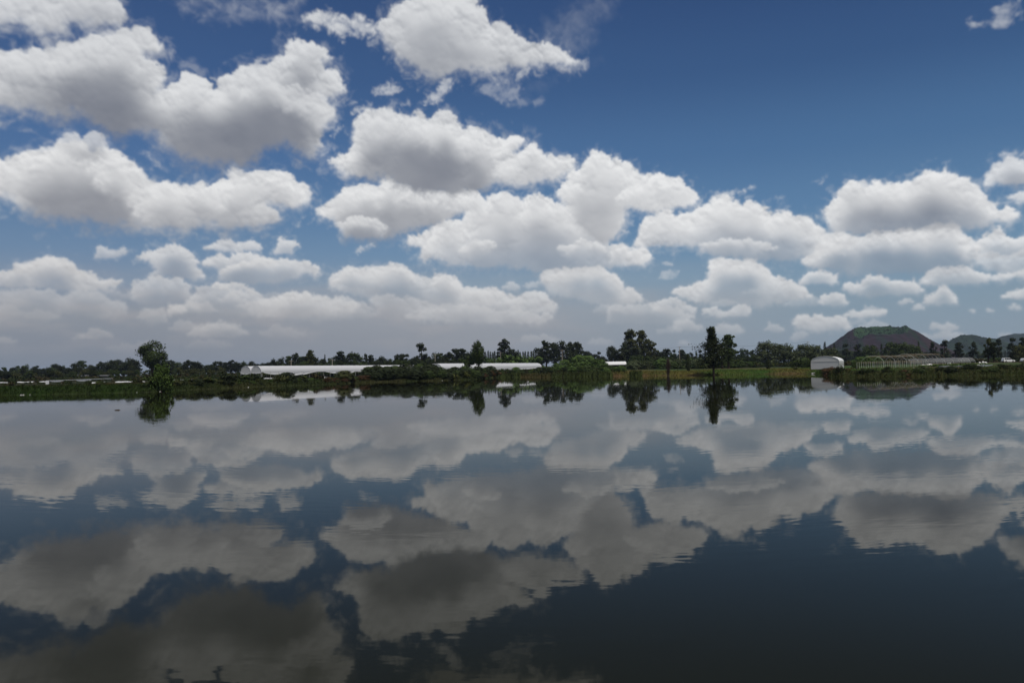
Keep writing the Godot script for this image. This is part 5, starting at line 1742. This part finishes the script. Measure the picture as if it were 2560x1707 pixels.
func make_trees() -> void:
	var dark := [leaf_dark, leaf_dark, leaf_mid]
	# the far treeline from the left edge to the round tree, and on behind the twin greenhouse
	var left := [[-60, 920], [0, 917], [50, 914], [85, 910], [110, 914], [150, 906], [170, 911], [205, 899], [222, 912], [250, 900], [300, 896], [330, 894], [380, 904], [430, 893], [450, 902], [490, 899], [520, 905], [560, 902], [600, 900], [640, 903], [690, 897]]
	grove("treeline_tree", "%s tree in the far dark treeline left of the round tree", "far treeline at the left", left, -60.0, 350.0, 11.0, 720.0, 60.0, ["broad", "round", "gum", "broad"], dark, 7.0, 1.15)
	grove("treeline_tree", "%s tree in the low treeline between the round tree and the twin greenhouse", "far treeline behind the shore bush", left, 400.0, 700.0, 12.0, 640.0, 60.0, ["broad", "round", "gum"], dark, 7.0, 1.15)
	grove("edge_tree", "low %s tree in front of the far treeline at the left", "low trees before the left treeline", [[-60, 928], [150, 924], [350, 918], [560, 915]], -60.0, 560.0, 13.0, 520.0, 70.0, ["broad", "round"], [leaf_mid, leaf_olive, leaf_dark], 9.0, 1.3)
	var mid := [[690, 894], [707, 889], [738, 880], [760, 892], [775, 876], [800, 888], [812, 890], [828, 890], [850, 876], [870, 876], [885, 884], [905, 874], [925, 882], [946, 887], [965, 894], [995, 882], [1022, 884], [1060, 888], [1085, 884], [1107, 872], [1125, 878], [1145, 868], [1170, 868], [1190, 876], [1215, 884]]
	grove("backdrop_tree", "%s tree in the tall treeline behind the long greenhouses", "treeline behind the long greenhouses", mid, 690.0, 1215.0, 15.0, 600.0, 45.0, ["broad", "gum", "broad", "poplar"], dark, 6.0, 1.0)
	grove("backdrop_tree", "lower %s tree filling in behind the long greenhouses", "lower trees behind the long greenhouses", [[690, 904], [900, 900], [1215, 893]], 690.0, 1215.0, 14.0, 480.0, 40.0, ["broad", "round"], [leaf_dark, leaf_mid], 8.0, 1.25)
	grove("pine_row_tree", "%s tree in the straight dark row behind the green mound", "row of pointed dark trees", [[1205, 877], [1345, 875]], 1205.0, 1362.0, 6.2, 900.0, 15.0, ["pine"], [leaf_dark], 4.0, 0.95)
	grove("backdrop_tree", "%s tree in the treeline between the gum grove and the casuarina", "treeline right of the gum grove", [[1440, 878], [1475, 876], [1520, 884], [1600, 880], [1640, 874], [1660, 868], [1668, 870], [1680, 875], [1720, 872], [1740, 878], [1770, 876], [1850, 872], [1872, 868], [1890, 880]], 1440.0, 1905.0, 11.0, 740.0, 40.0, ["broad", "gum", "pine", "poplar"], dark, 7.0, 1.05)
	grove("backdrop_tree", "low %s tree in the green belt before the right treeline", "green belt right of the gum grove", [[1530, 890], [1700, 888], [1900, 888]], 1590.0, 1900.0, 16.0, 560.0, 40.0, ["broad", "round", "willow"], [leaf_mid, leaf_dark], 6.0, 1.4)
	grove("foothill_tree", "%s tree in the dark belt at the foot of the cone hill", "dark belt below the hills", [[2030, 872], [2200, 874], [2350, 876], [2600, 874]], 2030.0, 2620.0, 12.0, 1150.0, 90.0, ["broad", "round", "pine"], [leaf_dark, leaf_mid], 7.0, 1.2)
	# single trees that stand out
	tree("round_tree", "round", 0, leaf_mid, "lone tall round tree rising above the left treeline", 381.0, 846.0, 413.0, 1.22)
	plant("shore_bush", "willow", 0, leaf_fresh, "large dense bush leaning over the water at the left shore", "bush", 402.0, 158.0, 6.3, 5.1, "", 0.5)
	plant("shore_bush", "bush", 1, leaf_mid, "lower bush spilling over the water beside the large left shore bush", "bush", 378.0, 158.0, 2.6, 4.6, "", 0.2)
	tree("slender_tree", "poplar", 1, leaf_dark, "slender tall tree standing out behind the second greenhouse start", 1054.0, 857.0, 545.0, 1.5)
	tree("spiky_tree", "gum", 2, leaf_olive, "thin-topped tree over the treeline behind the twin greenhouse", 775.0, 871.0, 560.0, 0.75)
	tree("narrow_tree", "pine", 1, leaf_dark, "narrow pointed tree behind the twin greenhouse", 812.0, 885.0, 560.0, 0.6)
	tree("bank_tree", "round", 1, leaf_mid, "tall rounded tree rising from the castor shrubs on the bank", 1196.0, 844.0, 302.0, 0.62)
	tree("bank_tree", "broad", 1, leaf_mid, "broader low tree on the left flank of the tall bank tree", 1172.0, 880.0, 306.0, 0.95)
	tree("spreading_tree", "gum", 0, leaf_dark, "tree with rounded top standing above the pine row", 1262.0, 846.0, 666.0, 1.05)
	tree("spreading_tree", "broad", 2, leaf_dark, "smaller tree just right of the one above the pine row", 1288.0, 869.0, 660.0, 0.9)
	var k := 0
	for t in [[1366.0, 850.0, "gum", 1.0, "leftmost gum tree of the grove behind the white pole"], [1386.0, 853.0, "gum", 0.9, "second gum tree of the grove behind the white pole"], [1408.0, 848.0, "broad", 1.0, "tallest dark gum tree in the middle of the grove"], [1428.0, 853.0, "gum", 0.95, "fourth gum tree of the grove behind the white pole"], [1446.0, 851.0, "gum", 0.95, "rightmost gum tree of the grove behind the white pole"], [1352.0, 866.0, "broad", 1.0, "low tree on the left flank of the gum grove"]]:
		tree("grove_tree", t[2], k % 3, leaf_dark, t[4], t[0], t[1], 640.0 + 6.0 * k, t[3], "gum grove")
		k += 1
	tree("tall_gum_tree", "gum", 1, leaf_olive, "tallest gum tree with two open heads beside the small greenhouse", 1576.0, 818.5, 568.0, 0.82, "", bark_pale)
	tree("tall_gum_tree", "gum", 2, leaf_olive, "right head of the tallest gum pair, slightly lower", 1606.0, 820.0, 572.0, 0.78, "", bark_pale)
	tree("tall_gum_tree", "gum", 0, leaf_olive, "lower gum tree on the right flank of the tall pair", 1626.0, 846.0, 566.0, 1.05, "", bark_pale)
	tree("tall_gum_tree", "broad", 0, leaf_dark, "dark full tree filling in below the left of the tall gum pair", 1556.0, 852.0, 560.0, 1.05)
	tree("tall_gum_tree", "broad", 1, leaf_dark, "dark full tree filling in below the middle of the tall gum pair", 1594.0, 862.0, 556.0, 1.3)
	tree("dark_round_tree", "round", 2, leaf_dark, "dark round tree left of the tall gum pair", 1530.0, 861.0, 560.0, 0.8)
	tree("casuarina_tree", "casuarina", 0, leaf_dark, "tall wispy casuarina with bare trunk standing at the water edge", 1784.0, 822.0, 253.0, 1.55)
	tree("leafy_tree", "gum", 2, leaf_mid, "leafy broad tree just behind the casuarina", 1822.0, 831.0, 330.0, 1.0)
	tree("leafy_tree", "broad", 2, leaf_mid, "lower leafy tree filling in behind the casuarina", 1806.0, 858.0, 326.0, 1.3)
	plant("dead_cypress", "bare", 0, dead_wood, "bare brown dead cypress standing in the shallows", "dead tree", 1670.5, 258.0, 7.0, 7.6, "", 0.3, dead_wood)
	plant("small_cypress", "cypress", 0, leaf_dark, "dark column-shaped cypress on the grass left of the casuarina", "tree", 1721.0, 276.0, 6.2, 5.2, "", 0.1)
	plant("small_cypress", "cypress", 1, leaf_dark, "clipped egg-shaped cypress on the grass before the willows", "tree", 1921.0, 292.0, 4.0, 6.2, "", 0.1)
	for t in [[1922.0, 853.0, 1.5, "tallest of the rounded grey-green willows behind the meadow"], [1962.0, 859.0, 1.4, "second rounded willow, right against the tallest one"], [1990.0, 876.0, 1.5, "small rounded willow between the two bigger pairs"], [2014.0, 859.5, 1.35, "rounded willow left of the white greenhouse"], [2038.0, 862.0, 1.2, "rounded willow just behind the white greenhouse"], [2076.0, 869.0, 1.5, "low willow over the roof of the white greenhouse"]]:
		tree("willow_tree", "willow", int(t[0]) % 2, leaf_grey, t[3], t[0], t[1], 520.0, t[2], "rounded willows")
	k = 0
	for t in [[2064.0, 854.0, "pine", 0.95, 700.0], [2088.0, 857.0, "pine", 0.75, 705.0], [2117.0, 859.0, "poplar", 1.3, 690.0], [2146.0, 858.0, "poplar", 1.3, 695.0], [2206.0, 858.0, "pine", 0.85, 700.0], [2299.0, 852.0, "pine", 0.7, 720.0], [2336.0, 853.5, "poplar", 1.25, 640.0], [2363.0, 849.5, "poplar", 1.35, 630.0], [2398.0, 853.0, "gum", 1.0, 620.0], [2434.0, 853.0, "poplar", 1.3, 640.0], [2500.0, 846.0, "poplar", 1.0, 560.0], [2535.0, 844.0, "poplar", 1.35, 540.0], [2566.0, 842.0, "gum", 1.2, 500.0]]:
		tree("field_tree", t[2], k % 3, leaf_dark, "%s dark tree of the spaced row before the hills, %s" % [["first", "second", "third", "fourth", "fifth", "sixth", "seventh", "eighth", "ninth", "tenth", "eleventh", "twelfth", "last"][k], "counted from the willows"], t[0], t[1], t[4], t[3], "spaced row of trees before the hills")
		k += 1
	for t in [[2177.0, 862.0, 1.2, 600.0, "rounded green tree before the cone hill, between narrow dark trees"], [2231.0, 855.0, 1.0, 610.0, "rounded tall tree on the left of the widest green crown"], [2264.0, 857.0, 1.6, 590.0, "widest yellow-green tree crown below the cone hill"], [2290.0, 864.0, 1.2, 595.0, "lower yellow-green tree right of the widest crown"], [2552.0, 862.0, 1.3, 430.0, "olive rounded tree behind the cut white car"]]:
		tree("green_tree", "willow", int(t[0]) % 2, leaf_olive if t[0] > 2500.0 else leaf_mid, t[4], t[0], t[1], t[3], t[2], "rounded green trees before the hills")
	tree("near_dark_tree", "poplar", 0, leaf_olive, "large dark ragged tree left of the white off-road car", 2472.0, 843.0, 350.0, 1.25)
	tree("near_dark_tree", "gum", 1, leaf_dark, "second stem of the ragged dark tree left of the cars", 2486.0, 852.0, 346.0, 1.0)

func make_bushes() -> void:
	var r := RandomNumberGenerator.new()
	r.seed = 31
	# shrubs along the left and middle bank
	var mats := [leaf_mid, leaf_dark, leaf_fresh, leaf_olive]
	var col := 440.0
	while col < 930.0:
		var d := shore_depth(col) + r.randf_range(3.0, 11.0)
		var h := r.randf_range(0.6, 1.15) if col > 590.0 else r.randf_range(1.0, 1.9)
		if absf(col - 706.0) < 14.0 or absf(col - 565.0) < 16.0 or absf(col - 608.0) < 6.0 or absf(col - 860.0) < 8.0:
			h = r.randf_range(2.0, 2.8)
		plant("bank_shrub", "bush" if r.randf() < 0.7 else "castor", r.randi() % 3, mats[r.randi() % 4], "%s green shrub on the bank below the twin greenhouse" % ("low" if h < 1.5 else "taller"), "shrub", col, d, h, h * r.randf_range(1.3, 2.1), "shrubs on the bank below the twin greenhouse", 0.15)
		col += r.randf_range(6.0, 13.0)
	for c in [820.0, 838.0, 858.0, 880.0, 902.0, 916.0]:
		plant("reddish_weed", "bush", int(c) % 3, leaf_rust, "reddish brown weed clump on the bank left of the castor shrubs", "weed", c, shore_depth(c) + 2.5, 1.5, 2.8, "reddish weeds by the castor shrubs", 0.1)
	col = 918.0
	while col < 1240.0:
		for row in 2:
			var d := shore_depth(col) + 4.0 + row * 9.0 + r.randf_range(-1.5, 3.0)
			var h := (3.0 + row * 0.9) * r.randf_range(0.75, 1.15) * (1.0 if col < 1075.0 else 0.8)
			plant("castor_shrub", "castor", r.randi() % 3, [leaf_dark, leaf_dark, leaf_mid, leaf_dark][r.randi() % 4], "%s castor shrub with broad leaves in the %s row of the bank thicket" % ["dark" if h < 3.0 else "tall", "front" if row == 0 else "back"], "shrub", col + row * 4.0, d, h, h * r.randf_range(1.2, 1.6), "castor thicket on the middle bank", 0.1)
		col += r.randf_range(8.0, 12.0)
	for c in [1128.0, 1160.0, 1206.0, 1226.0, 1240.0]:
		plant("bank_shrub", "bush", int(c) % 3, leaf_rust if c > 1200.0 else leaf_yellow, "yellow-brown shrub at the foot of the castor thicket", "shrub", c, shore_depth(c) + 3.0, 2.2, 4.0, "brown shrubs below the castor thicket", 0.1)
	# the green mounds
	for t in [[1228.0, 892.0], [1252.0, 886.0], [1272.0, 882.5], [1296.0, 884.0], [1318.0, 888.0], [1340.0, 889.0]]:
		var d := 500.0 + r.randf_range(-10.0, 10.0)
		var h := high(t[0], t[1], d) - 1.7
		plant("mound_bush", "bush", r.randi() % 3, leaf_fresh, "big light green bush in the mound before the pine row", "bush", t[0], d, h, h * 1.25, "light green mound before the pine row", 0.3)
	for t in [[1392.0, 906.0], [1412.0, 898.0], [1434.0, 889.0], [1452.0, 886.0], [1470.0, 888.0], [1488.0, 892.0], [1502.0, 897.0], [1510.0, 906.0], [1430.0, 904.0], [1460.0, 902.0], [1485.0, 906.0]]:
		var d := 400.0 + r.randf_range(-12.0, 12.0) - (20.0 if t[1] > 901.0 else 0.0)
		var h := high(t[0], t[1], d) - 1.7
		plant("fig_bush", "castor" if r.randf() < 0.4 else "bush", r.randi() % 3, leaf_fresh, "big leafy fig bush in the high green mound left of the small greenhouse", "bush", t[0], d, h, h * 1.2, "high green mound left of the small greenhouse", 0.3)
	col = 1255.0
	while col < 1560.0:
		var d := shore_depth(col) + r.randf_range(8.0, 40.0)
		var h := r.randf_range(1.6, 3.2)
		plant("meadow_shrub", "castor" if r.randf() < 0.5 else "bush", r.randi() % 3, [leaf_mid, leaf_fresh, leaf_dark][r.randi() % 3], "green shrub between the middle shore and the green mounds", "shrub", col, d, h, h * 1.5, "shrubs before the green mounds", 0.1)
		col += r.randf_range(9.0, 15.0)
	# hedge behind the meadow
	col = 1580.0
	while col < 1900.0:
		var d := 400.0 + r.randf_range(-25.0, 25.0)
		var h := high(col, 897.0 + r.randf_range(-4.0, 6.0), d) - 1.8
		plant("hedge_bush", "castor" if r.randf() < 0.5 else "bush", r.randi() % 3, [leaf_mid, leaf_grey, leaf_fresh, leaf_mid][r.randi() % 4], "green bush in the hedge behind the meadow", "bush", col, d, h, h * 1.3, "hedge behind the meadow", 0.2)
		col += r.randf_range(8.0, 13.0)
	for t in [[1990.0, 896.0, 300.0, "bush", "leafy bush right of the clipped cypress"], [2012.0, 893.0, 304.0, "castor", "broad-leaved bush left of the white greenhouse"], [2030.0, 897.0, 296.0, "bush", "low bush against the white greenhouse corner"], [1989.0, 911.0, 262.0, "bush", "small dark bush at the edge of the bare shore"]]:
		var h := high(t[0], t[1], t[2]) - 1.6
		plant("meadow_bush", t[3], int(t[0]) % 3, leaf_mid if t[1] < 905.0 else leaf_dark, t[4], "bush", t[0], t[2], h, h * 1.35, "", 0.1)
	# before and beside the white greenhouse
	plant("dark_bush", "bush", 0, leaf_dark, "dark green bush at the water edge before the white greenhouse", "bush", 2100.0, 184.0, 2.3, 2.3, "", 0.3)
	for t in [[2058.0, 206.0, 1.6], [2069.0, 202.0, 2.0], [2082.0, 204.0, 1.7], [2047.0, 214.0, 1.1], [2091.0, 208.0, 1.3], [2117.0, 190.0, 0.9], [2124.0, 186.0, 0.8]]:
		plant("rusty_scrub", "bush", int(t[0]) % 3, leaf_rust, "reddish dry scrub before the front of the white greenhouse", "scrub", t[0], t[1], t[2], t[2] * 1.6, "reddish scrub before the white greenhouse", 0.1)
	plant("corner_bush", "castor", 1, leaf_mid, "dark broad-leaved bush at the right side of the white greenhouse", "bush", 2140.0, 226.0, 2.1, 2.0, "", 0.1)
	for t in [[2150.0, 300.0, 3.4], [2168.0, 310.0, 3.8], [2192.0, 320.0, 3.6]]:
		plant("back_bush", "castor", int(t[0]) % 3, leaf_fresh, "light green bush between the white greenhouse and the bare hoops", "bush", t[0], t[1], t[2], t[2] * 1.5, "light green bushes by the bare hoops", 0.1)
	# scrub on the right bank
	col = 2126.0
	while col < 2620.0:
		var d := shore_depth(col) + r.randf_range(1.2, 6.0)
		var h := r.randf_range(0.4, 0.95) if r.randf() < 0.8 else r.randf_range(0.95, 1.5)
		plant("bank_scrub", "bush" if r.randf() < 0.8 else "castor", r.randi() % 3, [leaf_dark, leaf_dark, leaf_mid, leaf_olive, leaf_rust][r.randi() % 5], "%s scrub bush on the steep right bank" % ("low" if h < 0.95 else "taller"), "scrub", col, d, h, h * r.randf_range(1.6, 2.6), "scrub along the right bank", 0.15)
		col += r.randf_range(7.0, 15.0)
	for t in [[2216.0, 178.0, 1.4], [2304.0, 172.0, 1.5], [2350.0, 170.0, 1.2], [2420.0, 168.0, 1.3], [2446.0, 168.0, 1.1], [2520.0, 168.0, 1.5], [2556.0, 168.0, 1.8]]:
		plant("bank_bush", "bush", int(t[0]) % 3, leaf_dark, "rounded dark bush on the crest of the right bank", "bush", t[0], t[1], t[2], t[2] * 1.7, "dark bushes on the right bank crest", 0.2)
	col = 2395.0
	while col < 2600.0:
		var d := 440.0 + r.randf_range(-10.0, 30.0)
		var h := r.randf_range(1.8, 3.2)
		plant("field_bush", "bush", r.randi() % 3, leaf_fresh, "green bush in the belt behind the tarpaulin stack and cars", "bush", col, d, h, h * 1.9, "green belt behind the cars", 0.1)
		col += r.randf_range(8.0, 13.0)

func make_ground_cover() -> void:
	var r := RandomNumberGenerator.new()
	r.seed = 23
	# grass and reeds near the water
	var blade := Geo.new()
	for k in 9:
		var a := r.randf() * TAU
		var o := Vector3(cos(a), 0, sin(a)) * r.randf() * 0.32
		var tip := o + Vector3(r.randfn() * 0.22, r.randf_range(0.6, 1.0), r.randfn() * 0.22)
		var s := Vector3(sin(a), 0, -cos(a)) * 0.06
		blade.tint = Color(1, 1, 1) * r.randf_range(0.7, 1.3)
		blade.tri(o - s, tip, o + s, Vector3(cos(a) * 0.4, 0.8, sin(a) * 0.4).normalized())
	var mesh := blade.mesh()
	var spots := []
	var tints := []
	for i in 52000:
		var col := r.randf_range(-60.0, 2620.0)
		var az := atan((col - 1281.3) / LENS)
		var t := 0.15 + 46.0 * pow(r.randf(), 2.0)
		var s := shore_range(az)
		var rr := s + t
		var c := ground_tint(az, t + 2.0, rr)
		var bare := r.randf()
		if col > 1640.0 and col < 2040.0 and t < 2.0 and bare < 0.7:
			continue
		var p := Vector3(sin(az) * rr, 0, -cos(az) * rr)
		p.y = bank_y(az, t, rr) - 0.05
		var size := r.randf_range(0.3, 0.75)
		if col > 2052.0 and t < 8.0:
			size *= 1.0
			c = Color(0.034, 0.046, 0.016).lerp(Color(0.075, 0.05, 0.025), maxf(0.0, r.randf() * 1.4 - 0.9))
		if col > 1230.0 and col < 1650.0 and t < 6.0:
			size *= 1.5
			c = c.lerp(Color(0.085, 0.070, 0.028), r.randf() * 0.6)
		if col < 350.0 and t < 24.0:
			size *= 1.25
		if col > 1570.0 and col < 2060.0 and t > 4.0:
			size *= 0.8
		spots.append([p, size])
		tints.append(Color(c.r, c.g, c.b) * r.randf_range(0.75, 1.35))
	var gm := paint(Vector3(1, 1, 1), 0.85, 0.2, true)
	gm.backlight_enabled = true
	gm.backlight = Color(0.2, 0.22, 0.1)
	scatter("shore_grass", "rough grass and reeds growing along the shore", "grass", mesh, gm, spots, tints)
	# reed beds
	spots = []
	tints = []
	for i in 1500:
		var bed: Array = [[1380.0, 1530.0], [1576.0, 1604.0], [1240.0, 1300.0]][[0, 0, 1, 2][r.randi() % 4]]
		var col := r.randf_range(bed[0], bed[1])
		var az := atan((col - 1281.3) / LENS)
		var t := r.randf_range(-2.0, 3.0)
		var rr := shore_range(az) + t
		spots.append([Vector3(sin(az) * rr, maxf(-0.1, bank_y(az, t, rr)), -cos(az) * rr), r.randf_range(0.9, 1.9)])
		tints.append(Color(0.035, 0.048, 0.014) * r.randf_range(0.7, 1.4))
	scatter("reed_bed", "dark reeds standing in the shallows of the middle shore", "reeds", mesh, gm, spots, tints)
	# undergrowth over the flat land
	spots = []
	tints = []
	for i in 5200:
		var col := r.randf_range(-80.0, 2640.0)
		var base := shore_depth(col)
		var d := base + 26.0 + pow(r.randf(), 1.2) * 560.0
		var meadow := col > 1560.0 and col < 2060.0
		var field := col > 2060.0
		if meadow and d < base + 120.0:
			continue
		if field and d < 345.0:
			continue
		if col > 560.0 and col < 1090.0 and d > 236.0 and d < 385.0:
			continue
		if col > 1060.0 and col < 1400.0 and d > 380.0 and d < 510.0:
			continue
		if col < 560.0 and d < 300.0 and r.randf() < 0.6:
			continue
		var p := spot(col, d)
		p.y = ground_y(p) - 0.1
		var s := r.randf_range(0.8, 2.1) * (1.0 + (d - 200.0) / 700.0)
		if col < 560.0 and d < 420.0:
			s *= 0.55
		spots.append([p, s])
		var c: Color = [Color(0.030, 0.042, 0.016), Color(0.042, 0.058, 0.018), Color(0.050, 0.046, 0.022), Color(0.034, 0.052, 0.018)][r.randi() % 4]
		tints.append(c * r.randf_range(0.75, 1.3))
	scatter("undergrowth", "dense low undergrowth covering the flat land behind the shore", "undergrowth", bush_mesh(11, 260, 0.34, 0.9, 1.1), gm, spots, tints)

var leaf_rust: StandardMaterial3D
